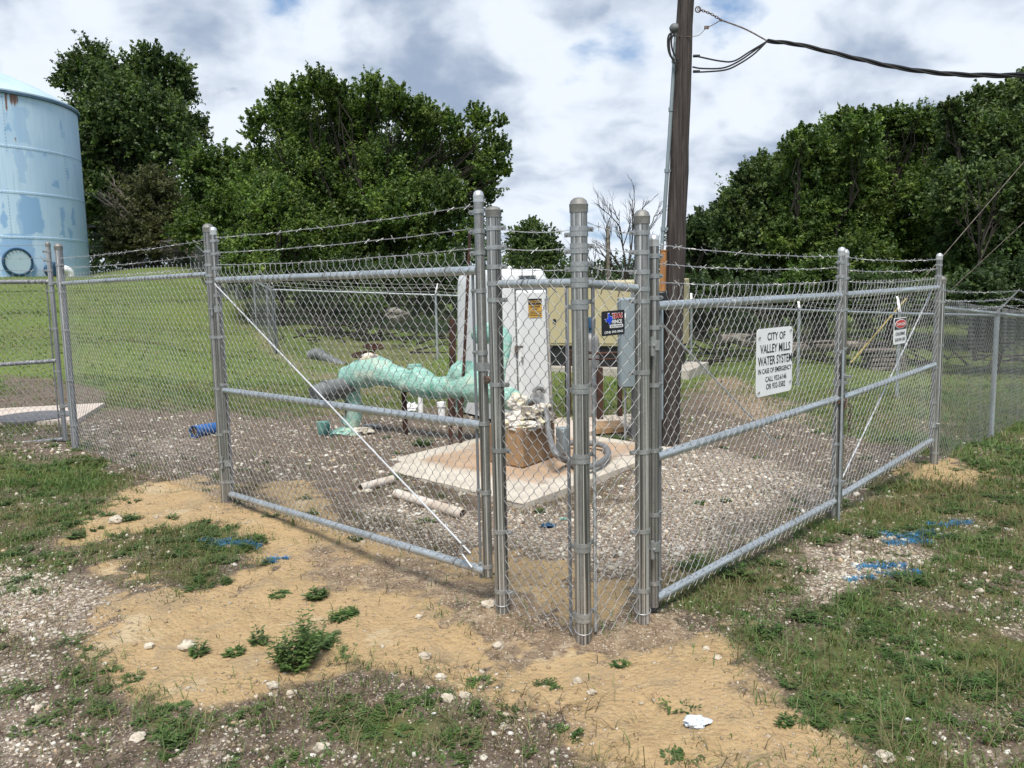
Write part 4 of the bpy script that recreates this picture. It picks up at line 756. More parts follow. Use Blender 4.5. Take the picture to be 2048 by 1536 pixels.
dd = k.m('MAXIMUM', k.m('DIVIDE', k.m('ABSOLUTE', k.m('SUBTRACT', sx_.outputs[0], .1)), Lx*.36), k.m('DIVIDE', k.m('ABSOLUTE', sx_.outputs[1]), Ly*.37)); dd = k.m('ADD', dd, k.m('MULTIPLY', k.m('SUBTRACT', k.noise(co, 2.2, 7, .65), .5), .75))
n1 = k.noise(co, 5, 6, .65); n2 = k.noise(co, 60, 4, .65); n3 = k.noise(co, 1.6, 6, .7)
cc_ = k.mix(k.ramp(n1, .35, .65), (.58,.52,.43), (.46,.405,.33)); cc_ = k.mix(k.ramp(n2, .56, .72), cc_, (.30,.26,.21)); rs = k.mix(k.ramp(n1, .3, .7), (.47,.33,.22), (.36,.245,.155)); rs = k.mix(k.ramp(n2, .56, .74), rs, (.24,.165,.11)); rs = k.mix(k.ramp(n3, .52, .66), rs, (.40,.31,.235))
cc_ = k.mix(k.ramp(dd, 1.12, .88), cc_, rs); cc_ = k.mix(k.m('MULTIPLY', k.ramp(n3, .60, .70), .8), cc_, (.20,.15,.11)); k.put(b.inputs['Base Color'], cc_); b.inputs['Roughness'].default_value = .95; k.put(b.inputs['Normal'], k.bump(n2, .6, .006)); M['slabstain'] = m; slab_ob.data.materials[0] = m
m, nt, b = new_mat('rusty_silt'); k = N(nt); co = k.coord(); n1 = k.noise(co, 5, 5, .6); n2 = k.noise(co, 70, 4, .7)
c = k.mix(k.ramp(n1, .35, .65), (.50,.36,.24), (.42,.285,.18)); c = k.mix(k.ramp(n2, .55, .75), c, (.27,.18,.12)); k.put(b.inputs['Base Color'], c); b.inputs['Roughness'].default_value = .95; k.put(b.inputs['Normal'], k.bump(n2, .5, .006)); M['silt'] = m

# block
bN, bL_, bR_ = G(1046,936,.06), G(979,923,.06), G(1111,912,.06); bB = bL_+bR_-bN; hB = float(Y(1110,835,bR_[1])[2]-.06)
TB = thing('concrete_block', (bN+bB)/2, 'rust stained square concrete block standing on the slab under the wrapped pipe end', 'block')
mb = MB(); c = (bN+bB)/2; ax = unit(bN, bR_); ay = unit(bN, bL_); wx = np.hypot(*(bR_-bN)[:2]); wy = np.hypot(*(bL_-bN)[:2])
prism(mb, [bN, bR_, bB, bL_], .055, .06+hB*.97); o = mb.build('block', M['block'], TB, smooth=0); bv = o.modifiers.new('b', 'BEVEL'); bv.width = .015; bv.segments = 2
zB = .06+hB*.97
# insulation bundle on the block
TW = thing('insulation_bundle', (bN+bB)/2+ez*hB, 'ragged heap of white and yellow glass wool insulation on top of the brown block', 'insulation')
mb = MB(); cb = (bN+bB)/2
for i, (px, py, rx_, rz_, dy) in enumerate([(1030,836,.11,.07,-.05),(1060,828,.13,.08,0),(1086,822,.09,.08,.1),(1012,846,.08,.05,-.12),(1046,852,.13,.05,-.14),(1075,846,.09,.05,-.05),(1098,836,.06,.06,.05),(1036,806,.09,.09,.05)]):
    q = Y(px, py, cb[1]+dy-.1); mb.blob(q, (rx_*1.1, rx_, rz_), .38, 1.9, i, 44, 28)
mb.build('wool', M['wool'], TW)
# wrapped pipework
def at(px, py, y): return Y(px, py, y)
TP_ = thing('wrapped_pipework', (*at(830, 860, 9.6)[:2], 0), 'horizontal run of pipe wrapped in wrinkled mint green plastic film with bulging fittings', 'pipework')
def sweep(cent, n=34, seg=20, amp=.10, fr=5, seed=0):
    """lumpy wrapped tube through (point, radius) nodes (Catmull-Rom)"""
    P_ = [np.array(c_[0], float) for c_ in cent]; R_ = [c_[1] for c_ in cent]; P_ = [2*P_[0]-P_[1]]+P_+[2*P_[-1]-P_[-2]]; R_ = [q*(.88 if amp else 1) for q in [R_[0]]+R_+[R_[-1]]]; pts = []; rr = []
    for i in range(1, len(P_)-2):
        for j in range(seg):
            t = j/seg; f = lambda a, b_, c_, d: .5*((2*b_)+(-a+c_)*t+(2*a-5*b_+4*c_-d)*t*t+(-a+3*b_-3*c_+d)*t**3); pts.append(f(P_[i-1], P_[i], P_[i+1], P_[i+2])); rr.append(f(R_[i-1], R_[i], R_[i+1], R_[i+2]))
    pts.append(P_[-2]); rr.append(R_[-2]); rr[0] *= .6; rr[-1] *= .6
    mb = MB(); mb.tube(pts, rr, n); vs = []; PA = np.array(pts)
    for v in mb.v:
        q = Vector(v)*fr+Vector((seed, 0, 0)); d = mn.noise(q)+.6*mn.noise(q*2.7)+.45*abs(mn.noise(q*6))+.4*abs(mn.noise(q*13)) if amp else 0.; c_ = pts[int(np.argmin(((PA-np.array(v))**2).sum(1)))]
        dv = np.array(v)-c_; vs.append(tuple(c_+dv*(1+amp*d)))
    mb.v = vs; return mb
yp = lambda px: 9.75-(px-700)/300*1.0     # the run comes towards the viewer on the right
A_ = lambda px, py: at(px, py, yp(px))
sweep([(A_(690,762),.13),(A_(715,750),.19),(A_(748,742),.20),(A_(785,752),.155),(A_(815,762),.15),(A_(838,765),.20),(A_(866,775),.155),(A_(895,774),.14),(A_(915,772),.17),(A_(945,772),.20),(A_(975,778),.17),(A_(1005,790),.14),(A_(1030,802),.13),(A_(1050,812),.10)], seed=1).build('film_wrap', M['film'], TP_)
sweep([(A_(905,775),.13),(A_(925,748),.17),(A_(945,738),.12)], seed=9, amp=.15).build('film_wrap', M['film'], TP_)
sweep([(A_(925,795),.08),(A_(920,825),.06)], seed=11, amp=.15, n=14).build('film_wrap', M['film'], TP_)
sweep([(at(700,765,10.2),.15),(at(690,738,10.3),.10)], seed=4).build('film_wrap', M['film'], TP_)
sweep([(A_(831,735),.055),(A_(831,748),.07),(A_(833,760),.10)], seed=5, amp=.05).build('film_wrap', M['film'], TP_)
mb = MB(); q = A_(829,732); mb.tube([q-ez*.02, q+ez*.02], .085, 16); mb.build('flange_cap', M['film'], TP_)
sweep([(A_(700,772),.12),(at(706,800,9.8),.115),(at(706,835,9.8),.12),(at(697,850,9.8),.13)], seed=6).build('film_leg', M['film'], TP_)
sweep([(A_(712,738),.08),(A_(740,722),.12),(A_(758,728),.08)], seed=7, amp=.3, fr=7).build('wool_top', M['wool'], TP_)
sweep([(A_(712,745),.10),(A_(700,775),.11),(A_(706,790),.07)], seed=8, amp=.3, fr=7).build('wool_collar', M['wool'], TP_)
for nm, (a_, b_) in {'a': ((628,790),(705,770)), 'b': ((640,800),(690,785))}.items():
    mb = MB(); c0 = at(*a_, 9.35 if nm == 'a' else 9.6); c1 = at(*b_, 9.75); md = c0*.55+c1*.45+ez*.05; pts = [c0*(1-t)**2+2*md*t*(1-t)+c1*t*t for t in np.linspace(0, 1, 14)]
    mb.tube(pts, .105 if nm == 'a' else .08, 20); mb.tube([pts[4], pts[5]], .118 if nm == 'a' else .09, 20); mb.build('grey_elbow', M['grypipe'], TP_)
mb = MB(); q = at(688,866,9.7); mb.blob(q, (.17,.15,.07), .3, 3, 3); mb.build('wrapped_foot', M['film'], TP_)
mb = MB(); q = at(686,876,9.6); mb.blob(q, (.15,.13,.05), .3, 3, 4); mb.build('old_fitting', M['chain'], TP_)
def wheel(px, py, y, R_, tilt):
    TW_ = None; mb = MB(); c = at(px, py, y); n_ = np.array([tilt, -.16, 1.]); n_ /= np.linalg.norm(n_); a1 = np.cross(n_, [0,1.,0]); a1 /= np.linalg.norm(a1); a2 = np.cross(n_, a1)
    mb.tube([c+(a1*math.cos(t)+a2*math.sin(t))*R_ for t in np.linspace(0, 2*PI, 29)[:-1]], .013, 8, closed=True)
    for i in range(5): t = i*2*PI/5; mb.tube([c, c+(a1*math.cos(t)+a2*math.sin(t))*R_], .010, 6)
    mb.tube([c-n_*.03, c+n_*.04], .028, 10); mb.tube([c-n_*.02, c-n_*.22], .013, 8); return mb
wheel(748,693,9.9,.125,.06).build('handwheel', M['rust'], TP_); wheel(727,709,9.7,.135,-.02).build('handwheel', M['rust'], TP_)
for px, py, top, y in ((697,868,770,9.75),(811,868,772,9.45),(902,895,795,9.0),(921,892,800,9.1)):
    mb = MB(); g = onGround(px, py); q_ = .055 if px < 850 else .036; mb.box((g[0], g[1], (float(Y(px, top, g[1])[2])+g[2]-.05)/2), (q_,q_, float(Y(px, top, g[1])[2])-g[2]+.05), (1,.3)); mb.build('support_post', M['rust'], TP_)
# vertical wrapped elbow by the cabinet
TE = thing('wrapped_elbow', (*at(1000, 800, 9.3)[:2], .9), 'raised elbow of pipe in bright mint green film in front of the white cabinet', 'pipework')
sweep([(at(952,665,9.9),.07),(at(960,668,9.8),.13),(at(985,666,9.6),.14),(at(1004,678,9.4),.13),(at(1008,705,9.3),.08),(at(1003,735,9.2),.06),(at(1000,790,9.0),.05)], seed=14, amp=.13).build('film_wrap', M['film'], TE)
# rusty stakes
for (b0, t0, r, lb) in (((905,838),(905,640),.045,'thick rusty steel post standing left of the white cabinet'),((919,893),(940,462),.016,'tall thin rusty rod leaning in front of the white cabinet')):
    g = onGround(*b0); TT = thing('steel_post', g, lb, 'post'); mb = MB(); q = Y(*t0, g[1]); mb.tube([g-ez*.1, q], r, 10, wob=.04); mb.tube([q, q+ez*.012], r*.8, 10); mb.build('shaft', M['rust'], TT)
# hose from the block
TH = thing('hose', (*G(1180,925,.09)[:2], .09), 'thick grey flexible hose looping from the insulation down across the slab', 'hose')
hp_ = [at(1052,812,8.2), at(1075,802,8.0), at(1092,830,7.75), at(1098,870,7.6), G(1112,908,.25), G(1135,922,.10), G(1165,934,.115), G(1196,928,.115), G(1216,910,.115), G(1208,892,.115), G(1175,886,.115), G(1140,886,.115), G(1120,890,.12)]
mb = sweep([(p, .030) for p in hp_], n=14, seg=9, amp=0); mb.build('tube', M['greyplastic'], TH)
# small junction box at the block
TJ = thing('junction_box', (*G(1118, 905, .09)[:2], .09), 'small grey box beside the right face of the brown block', 'box')
mb = MB(); mb.box(G(1119,905,.09)+np.array([.03,.0,.13]), (.10,.10,.26), ax, bevel=.008); mb.build('body', M['elec'], TJ)
mb = MB(); mb.box(G(1119,905,.09)+np.array([.03,-.055,.13]), (.085,.006,.23), ax); mb.build('cover', M['alum'], TJ)
# white chlorine cabinet
cN = np.array([*at(1003, 850, 10.2)[:2], 0.]); aF = math.radians(31); dF = rot(aF); dS = rot(aF+PI/2)          # front runs right/away, side runs left/away
wF, wS = .86, 1.32; cz0 = .05; hC = float(at(1045, 537, 10.5)[2])-cz0
TCb = thing('chlorine_cabinet', (*(cN[:2]+dF*wF/2+dS*wS/2), 0), 'tall white fibreglass cabinet tapering upward, with rust drips and a caution sign on its door', 'cabinet')
cc = cN[:2]+dF*wF/2+dS*wS/2
def cab(u, v):        # u round, v up (superellipse with rounded top)
    a = u*2*PI; z = v; tp = 1-.09*min(1, z/.95); rt = 1 if z < .9 else math.sqrt(max(0, 1-((z-.9)/.1)**2))*.18+.82
    if z > .999: rt = .0
    c_, s_ = math.cos(a), math.sin(a); pw = .16; x = math.copysign(abs(c_)**pw, c_); y = math.copysign(abs(s_)**pw, s_)
    return np.array([*(cc+dF*x*wF/2*tp*rt+dS*y*wS/2*tp*rt), cz0+hC*min(1, z)])
mb = MB(); nv_ = [0,.03,.06,.3,.6,.85,.9,.93,.955,.975,.99,.997,1.0]; nu_ = 64
mb.add([cab((i+.5)/nu_, v) for v in nv_ for i in range(nu_)], [(j*nu_+i, j*nu_+(i+1) % nu_, (j+1)*nu_+(i+1) % nu_, (j+1)*nu_+i) for j in range(len(nv_)-1) for i in range(nu_)]); mb.build('shell', M['fibre'], TCb, smooth=35)
fr = lambda x, z, d=0.: np.array([*(cc+dF*(x*(1-.09*z/.95))-dS*(wS/2*(1-.09*z/.95)+d)), cz0+z*hC])      # front face point; x metres from centre, z 0..1
def panel(mb, x0, x1, z0, z1, d0, d1, ins=.03):
    A4 = [fr(x0, z0, d0), fr(x1, z0, d0), fr(x1, z1, d0), fr(x0, z1, d0)]; B4 = [fr(x0+ins, z0+ins/2, d1), fr(x1-ins, z0+ins/2, d1), fr(x1-ins, z1-ins/2, d1), fr(x0+ins, z1-ins/2, d1)]
    mb.add(A4+B4, [(4,5,6,7),(0,1,5,4),(1,2,6,5),(2,3,7,6),(3,0,4,7)])
mb = MB(); panel(mb, -.178, .372, .042, .872, -.003, .005, .002); mb.build('door_seam', M['grypipe'], TCb)  # grey sheet behind the door, put in as the dark line of its recess
mb = MB(); panel(mb, -.16, .36, .05, .86, -.004, .035); dr = mb.build('door', M['fibre'], TCb, smooth=0); bv = dr.modifiers.new('b', 'BEVEL'); bv.width = .02; bv.segments = 3
mb = MB(); panel(mb, .30, .355, .06, .80, .036, .046, .004); mb.build('door_strip', M['alum'], TCb)
mb = MB(); panel(mb, .318, .338, .10, .78, .0465, .052, .002); mb.build('hinge_rod', M['concrete'], TCb)
mb = MB(); q = fr(-.19, .47, .03); mb.box(q, (.04,.03,.10), dF, bevel=.006); mb.box(q+np.array([*dF*.05, .035]), (.10,.02,.02), dF); mb.build('latch', M['chain'], TCb)
mb = MB(); mb.box(fr(-.11, .40, .045), (.02,.02,.08), dF); mb.build('handle', M['alum'], TCb)
for (x0, x1, z0, z1) in ((-.12, .20, .915, .955),):
    mb = MB(); panel(mb, x0, x1, z0, z1, .0, .012, .004); mb.build('vent_frame', M['fibre'], TCb)
    mb = MB()
    for i in range(5): z_ = z0+(z1-z0)*(i+.5)/5; panel(mb, x0+.02, x1-.02, z_-.002, z_+.0022, .013, .018, .001)
    mb.build('vent_slats', M['black'], TCb)
mb = MB(); q = np.array([*(cc-dS*.18+dF*.03), cz0+hC]); mb.lathe(q, [(.03,-.02),(.03,.02),(.02,.04),(0,.05)], 12); mb.build('roof_knob', M['white'], TCb)
sdp = lambda y, z, d=0.: np.array([*(cc+dS*(y*(1-.09*z/.95))-dF*(wF/2*(1-.09*z/.95)+d)), cz0+z*hC])
mb = MB()
A4 = [sdp(-.02,.06,.0), sdp(-.30,.06,.0), sdp(-.30,.12,.0), sdp(-.02,.12,.0)]; B4 = [a_-np.array([*dF*.02,0]) for a_ in A4]; mb.add(A4+B4, [(4,5,6,7),(0,1,5,4),(1,2,6,5),(2,3,7,6),(3,0,4,7)]); sv = mb.build('side_vent', M['concrete'], TCb)
mb = MB(); q = fr(.10, .18, .07); mb.tube([q+np.array([*(dF*.07*math.cos(a)), .05*math.sin(a)])-np.array([*dS*0.02,0]) for a in np.linspace(-.4, PI, 12)], .028, 12); mb.build('hose_stub', M['greyplastic'], TCb)
# caution sign on the door
o = fr(.02, .675, .040); e_ = fr(.24, .675, .040); rx = (e_-o)/np.linalg.norm(e_-o); up = fr(.02,.80,.040)-o; h = np.linalg.norm(up); up /= h; w = np.linalg.norm(e_-o); fw = np.array([*-dS, 0.])
TS = thing('sign', o+rx*w/2, 'weathered yellow and black caution sign fixed on the door of the white cabinet', 'sign')
plate('plate', o, rx, up, fw, [(0,0),(w,0),(w,h),(0,h)], .003, 'signyellow', TS); plate('black_header', o+fw*.0035, rx, up, fw, [(0,h*.68),(w,h*.68),(w,h),(0,h)], .001, 'signblack', TS)
mb = MB(); text_mesh(mb, 'CAUTION', o+rx*w*.07+up*h*.755, rx, up, w*.86, h*.16, .03, fwd=fw, d=.0055); mb.build('yellow_lettering', M['signyellow'], TS, smooth=0)
mb = MB()
for txt, x0, x1, y0, y1 in (('CHLORINE',.14,.86,.53,.63),('GAS',.36,.64,.38,.48)): text_mesh(mb, txt, o+rx*w*x0+up*h*y0, rx, up, w*(x1-x0), h*(y1-y0), .03, fwd=fw, d=.0045)
for yy in (.27,.18,.09):
    x_ = .08
    while x_ < .88: l_ = random.uniform(.04, .10); mb.box(o+rx*w*(x_+l_/2)+up*h*(yy+.02)+fw*.0045, (w*l_, .001, h*.035), dF); x_ += l_+.025
mb.build('lettering', M['ink'], TS, smooth=0)
# rear pad and rack
pdc = G(1205, 846, .04)
TPd = thing('concrete_pad', pdc*np.array([1,1,0]), 'narrow reddish concrete pad under the gas cylinder and the equipment rack', 'slab')
mb = MB(); prism(mb, [G(1108,872,.05), G(1300,848,.05), G(1290,826,.05), G(1108,836,.05)], -.1, .05); mb.build('slab', M['padconc'], TPd, smooth=0)
mb = MB(); prism(mb, [G(1190,860,.09), G(1248,856,.09), G(1240,842,.09), G(1190,844,.09)], .04, .10); mb.build('rust_stain_block', M['block'], TPd, smooth=0)
TR = thing('equipment_rack', (*G(1200, 835, .05)[:2], .05), 'rusty angle iron rack behind the corner fence, holding a reddish cross pipe', 'rack')
for px, py, top in ((1137,830,705),(1200,838,735),(1240,832,735)):
    mb = MB(); g = G(px, py, .05); zt2 = float(Y(px, top, g[1])[2]); mb.box((g[0], g[1], (zt2+.05)/2), (.07 if px != 1240 else .05,.06,zt2-.05), (1,.2)); mb.build('leg', M['rust'], TR)
mb = MB(); g = G(1200,838,.05)[1]; mb.tube([Y(1138,702,g), Y(1200,707,g), Y(1246,705,g)], .018, 8); mb.tube([Y(1138,716,g), Y(1200,719,g), Y(1246,717,g)], .012, 8); mb.build('cross_pipe', M['rust'], TR)
g = G(1184, 832, .05); TG = thing('gas_cylinder', g, 'grey upright gas cylinder with a dark blue valve cap behind the corner posts', 'cylinder')
zt2 = float(Y(1184, 667, g[1])[2]); r_ = .105
mb = MB(); mb.lathe(g, [(r_*.95,0),(r_,.02),(r_,zt2-.05-.12),(r_*.95,zt2-.05-.07),(r_*.75,zt2-.05-.02),(r_*.4,zt2-.05),(.03,zt2-.05+.01)], 28); mb.build('body', M['cyl'], TG)
zc = zt2-.05; mb = MB(); mb.lathe(g, [(.035,zc),(.035,zc+.07),(.055,zc+.075),(.058,zc+.18),(.045,zc+.21),(0,zc+.22)], 18); mb.build('valve_cap', M['darkblue'], TG)
# generator
gN0 = G(1350, 752, -.05); gA = np.array([gN0[0], gN0[1]]); gd = unit(gA, G(1095, 745, -.05)); gn = np.array([-gd[1], gd[0]]); gn = gn if gn[1] > 0 else -gn
TGn = thing('generator', (*(gA+gd*1.6+gn*.6), 0), 'long tan generator enclosure on a black base behind the white cabinet and the pole', 'generator')
gz0 = .02; ztp = float(Y(1362, 556, gA[1])[2]); zbl = float(Y(1362, 694, gA[1])[2]); LG, WG = 3.6, 1.25
gp = lambda s, t: gA+gd*s+gn*t
mb = MB(); prism(mb, [gp(0,0), gp(LG,0), gp(LG,WG), gp(0,WG)], zbl, [ztp-.04, ztp-.04, ztp, ztp]); o = mb.build('enclosure', M['tan'], TGn, smooth=0); bv = o.modifiers.new('b', 'BEVEL'); bv.width = .02; bv.segments = 2
mb = MB(); prism(mb, [gp(.06,.05), gp(LG-.06,.05), gp(LG-.06,WG-.05), gp(.06,WG-.05)], gz0+.08, zbl-.003)
mb.build('base_tank', M['black'], TGn, smooth=0)
zmid = (ztp+zbl)/2
for i in range(4):
    s0_ = .12+i*.86; mb = MB(); prism(mb, [gp(s0_,-.014), gp(s0_+.82,-.014), gp(s0_+.82,-.001), gp(s0_,-.001)], zbl+.06, ztp-.12); dr = mb.build('door', M['tan'], TGn, smooth=0)
    mb = MB(); q = gp(s0_+.10,-.016); mb.tube([(q[0], q[1], zmid+.12), (q[0]-gn[0]*.02, q[1]-gn[1]*.02, zmid+.12)], .055, 14); q = gp(s0_+.72,-.016); mb.tube([(q[0], q[1], zmid-.15), (q[0]-gn[0]*.02, q[1]-gn[1]*.02, zmid-.15)], .04, 12); mb.build('latch', M['black'], dr)
mb = MB()
for j in range(7): prism(mb, [gp(1.25,-.026), gp(1.5,-.026), gp(1.5,-.016), gp(1.25,-.016)], zmid-.35+j*.05, zmid-.33+j*.05)
mb.build('louvre', M['black'], TGn, smooth=0)
mb = MB(); q = gp(.75,.5); mb.tube([(q[0], q[1], ztp-.05), (q[0], q[1], ztp+.24)], .14, 18); mb.tube([(q[0], q[1], ztp+.24), (q[0], q[1], ztp+.29)], [.14, .05], 18); mb.build('exhaust_stack', M['white'], TGn)
TGp = thing('generator_pad', (*gp(LG/2, .6), 0), 'pale concrete pad under the tan generator', 'slab'); mb = MB(); prism(mb, [gp(-.35,-.3), gp(LG+.2,-.3), gp(LG+.2,WG+.3), gp(-.35,WG+.3)], -.4, gz0+.075); mb.build('pad', M['concrete'], TGp, smooth=0)
# ================================================================== UTILITY POLE
g = onGround(1336, 888); top = Y(1381, -250, g[1]); TPo = thing('utility_pole', g, 'dark weathered wooden utility pole leaning slightly, with conduit up its left side', 'utility pole')
pd = (top-g)/np.linalg.norm(top-g); pl = np.linalg.norm(top-g); pp = lambda t: g+pd*t
mb = MB(); mb.tube([pp(-.3)]+[pp(pl*i/24)+np.array([.004*math.sin(i*1.7), 0, 0]) for i in range(25)], [.135]+[.122-.045*i/24+.0025*math.sin(i*2.3) for i in range(25)], 28, wob=.012); mb.build('shaft', M['pole'], TPo)
tz = lambda py, off=0: (float(Y(1350, py, g[1])[2])-g[2])/pd[2]
rp = lambda t: .122-.045*t/pl
def side(t, px_off, y_off=-.02): q = pp(t); return q+np.array([px_off, y_off, 0])
cA, cB = Y(1352, 66, g[1]), Y(1322, 520, g[1]-.03); mb = MB(); mb.tube([cA, cA*.5+cB*.5+np.array([.004,0,0]), cB], .021, 14)
for t in (.12, .33, .6, .86): q = cA*(1-t)+cB*t; mb.tube([q-pd*.02, q+pd*.02], .027, 12); mb.box(q+np.array([.035,0,0]), (.06,.02,.03))
mb.build('conduit', M['elec'], TPo)
mb = MB(); q = cA; mb.blob(q+np.array([-.012,-.01,.045]), (.062,.05,.05), .08, 2, 1, 18, 12); mb.tube([q-pd*.03, q+pd*.02], .032, 12); mb.build('weatherhead', M['grypipe'], TPo)
mb = MB(); a0 = Y(1327, 502, g[1]-.06); a1 = Y(1325, 580, g[1]-.06); mb.tube([a0, a1], .036, 18); mb.tube([a0-pd*-.0, a0+pd*.012], .041, 18); mb.tube([a1-pd*.0, a1-pd*.012], .041, 18); mb.build('rusty_sleeve', M['rustorange'], TPo)
mb = MB(); q = Y(1322, 598, g[1]-.10); mb.box(q, (.16,.12,.17), bevel=.02); mb.tube([q, q-np.array([0,.09,0])], .055, 16); mb.build('meter_base', M['black'], TPo)
# service wires
def wire(mb, pts, r, n=6, seg=10):
    P_ = [np.array(p, float) for p in pts]; P_ = [2*P_[0]-P_[1]]+P_+[2*P_[-1]-P_[-2]]; out = []
    for i in range(1, len(P_)-2):
        for j in range(seg): t = j/seg; a_, b_, c_, d_ = P_[i-1], P_[i], P_[i+1], P_[i+2]; out.append(.5*((2*b_)+(-a_+c_)*t+(2*a_-5*b_+4*c_-d_)*t*t+(-a_+3*b_-3*c_+d_)*t**3))
    out.append(P_[-2]); mb.tube(out, r, n); return out
yy = g[1]
mb = MB(); lp_ = [[(1348,62),(1337,72),(1336,95),(1341,112),(1350,120)],[(1346,62),(1339,80),(1340,105),(1348,124),(1356,132)],[(1350,66),(1343,78),(1345,100),(1356,122)]]
for l_ in lp_: wire(mb, [Y(px, py, yy-.08) for px, py in l_], .0095)
mb.build('drip_loop', M['cable'], TPo)
TCa = thing('service_cable', Y(1535, 82, yy-.4), 'twisted black overhead service cable swooping from the wooden pole to the right edge', 'cable')
br = Y(1535, 82, yy-.35); mb = MB()
for l_ in ([(1387,112),(1400,114),(1440,122),(1468,122),(1500,103)], [(1385,134),(1405,137),(1445,136),(1475,124),(1505,104)], [(1387,143),(1402,144),(1450,140),(1478,128),(1508,108)]):
    wire(mb, [Y(px, py, yy-.06-.3*(px-1387)/150) for px, py in l_]+[br], .0085)
for px, py in ((1392,112),(1392,143)): q = Y(px, py, yy-.07); mb.tube([q-np.array([.03,0,0]), q+np.array([.04,0,0])], .015, 10)
mb.build('phase_wire', M['cable'], TCa)
mb = MB(); cl = [Y(px, py, y_) for px, py, y_ in ((1535,82,yy-.35),(1600,90,yy-.6),(1700,114,yy-.95),(1800,136,yy-1.3),(1900,148,yy-1.65),(2000,151,yy-2.),(2100,148,yy-2.4),(2250,138,yy-3.))]
tmp = MB(); cen = wire(tmp, cl, .01, seg=22)
for ph in range(3):
    mb.tube([c_+np.array([0, math.cos(i*.16+ph*2.09), math.sin(i*.16+ph*2.09)])*.0125 for i, c_ in enumerate(cen)], .0105, 7)
mb.build('twisted_bundle', M['cable'], TCa)
mb = MB(); ch = [Y(px, py, yy-.05-.3*(px-1395)/140) for px, py in ((1398,19),(1412,28),(1428,36),(1442,40))]
for i in range(11): t = i/10; q = ch[0]*(1-t)+ch[-1]*t+ez*.012*math.sin(PI*t); link(mb, q, ch[-1]-ch[0], np.array([0,1.,0]) if i % 2 else ez, .020, .0038)
mb.tube([Y(1396,19,yy-.05)+np.array([math.cos(a)*.028, 0, math.sin(a)*.028]) for a in np.linspace(0, 2*PI, 13)[:-1]], .007, 6, closed=True)
wire(mb, [ch[-1], Y(1490,58,yy-.25), br], .0075); wire(mb, [ch[-1], Y(1425,50,yy-.12), Y(1412,56,yy-.1)], .0045); mb.box(Y(1413,55,yy-.1), (.045,.02,.03)); wire(mb, [Y(1412,56,yy-.1), Y(1398,70,yy-.1), Y(1380,73,yy-.1), Y(1350,72,yy-.06)], .003)
mb.build('messenger_wire', M['chain'], TCa)
# enclosures on the unistrut rack beside the pole
for nm, lb, x0, x1, y0, y1, yd, dep in (('electrical_box','pale grey electrical enclosure mounted left of the gate post, seen side on',1240,1272,596,776,8.9,.28),('electrical_box','tall blue grey electrical cabinet between the gate post and the wooden pole',1292,1327,618,842,8.6,.30)):
    a_, b_ = Y(x0, y0, yd), Y(x1, y1, yd); c = (a_+b_)/2+np.array([0, dep/2, 0]); TBx = thing('electrical_box', (c[0], c[1], b_[2]), lb, 'electrical box')
    sz = (abs(b_[0]-a_[0]), dep, abs(a_[2]-b_[2])); mb = MB(); mb.box(c, sz, (1,-.05), bevel=.012); mb.build('enclosure', M['elec'], TBx, smooth=0)
    mb = MB(); mb.box(c-np.array([0,dep/2+.012,0]), (sz[0]*.94, .022, sz[2]*.97), (1,-.05), bevel=.006); dr = mb.build('door', M['elec'], TBx, smooth=0)
    mb = MB(); q = c-np.array([-sz[0]*.38,dep/2+.035,0]); mb.box(q, (.02,.03,.09)); mb.build('handle', M['alum'], dr)
    mb = MB(); mb.box(c-np.array([sz[0]*.3,dep/2+.024,-sz[2]*.3]), (.05,.003,.07)); mb.build('label_plate', M['white'], dr)
TU = thing('strut_frame', (*Y(1285, 860, 8.8)[:2], 0), 'grey strut frame carrying the electrical enclosures beside the pole', 'frame')
for px in (1266, 1290):
    q = Y(px, 700, 8.95+.2); g2 = H(q[0], q[1]); mb = MB(); mb.box((q[0], q[1], (1.66+g2)/2), (.042,.042,1.66-g2+.1)); mb.build('upright', M['oldmetal'], TU)
for z_ in (.75, 1.45): mb = MB(); mb.box(((Y(1262,700,9.2)[0]+Y(1330,700,9.2)[0])/2, 9.11, z_), (.42,.042,.042)); mb.build('cross_channel', M['oldmetal'], TU)
mb = MB(); q0 = Y(1282, 778, 8.98); mb.tube([q0, (q0[0]+.01, q0[1], H(q0[0], q0[1])-.05)], .02, 10); q0 = Y(1250, 778, 8.98); mb.tube([q0, (q0[0], q0[1], H(q0[0], q0[1])-.05)], .014, 10); mb.build('conduit', M['oldmetal'], TU)
# ================================================================== SMALL THINGS ON THE GROUND
def pipe_piece(a_, b_, r, mat, label, hollow=True, name='pvc_pipe', group=None):
    A0, B0 = onGround(*a_), onGround(*b_); A0[2] += r*.9; B0[2] += r*.9; T_ = thing(name, (A0+B0)/2-ez*r, label, 'pipe', group); d = (B0-A0)/np.linalg.norm(B0-A0); L = np.linalg.norm(B0-A0)
    mb = MB(); mb.lathe(A0, [(r*.86,.0),(r,0),(r,L),(r*.86,L),(r*.86,L-.001)], 24, axis=d); mb.f = mb.f[:24*4]
    mb.lathe(A0, [(r*.86,L),(r*.86,0)], 24, axis=d); mb.f = [f for f in mb.f if len(f) == 4]; mb.build('wall', M[mat], T_)
    for l_ in (.03, L-.03): mb = MB(); mb.lathe(A0, [(r*.84,l_),(0,l_+.001)], 24, axis=d); mb.build('bore_shade', M['chain'], T_)  # dark disc inside each end stands in for the shade of the bore
pipe_piece((720,984),(785,966), .038, 'pvc', 'short dirty white plastic pipe lying on the gravel nearer the left gate post')
pipe_piece((793,996),(927,1038), .042, 'pvc', 'long dirty white plastic pipe lying diagonally on the gravel inside the left gate')
pipe_piece((388,875),(440,866), .075, 'bluepvc', 'short length of blue pipe on the ground behind the left gate post')
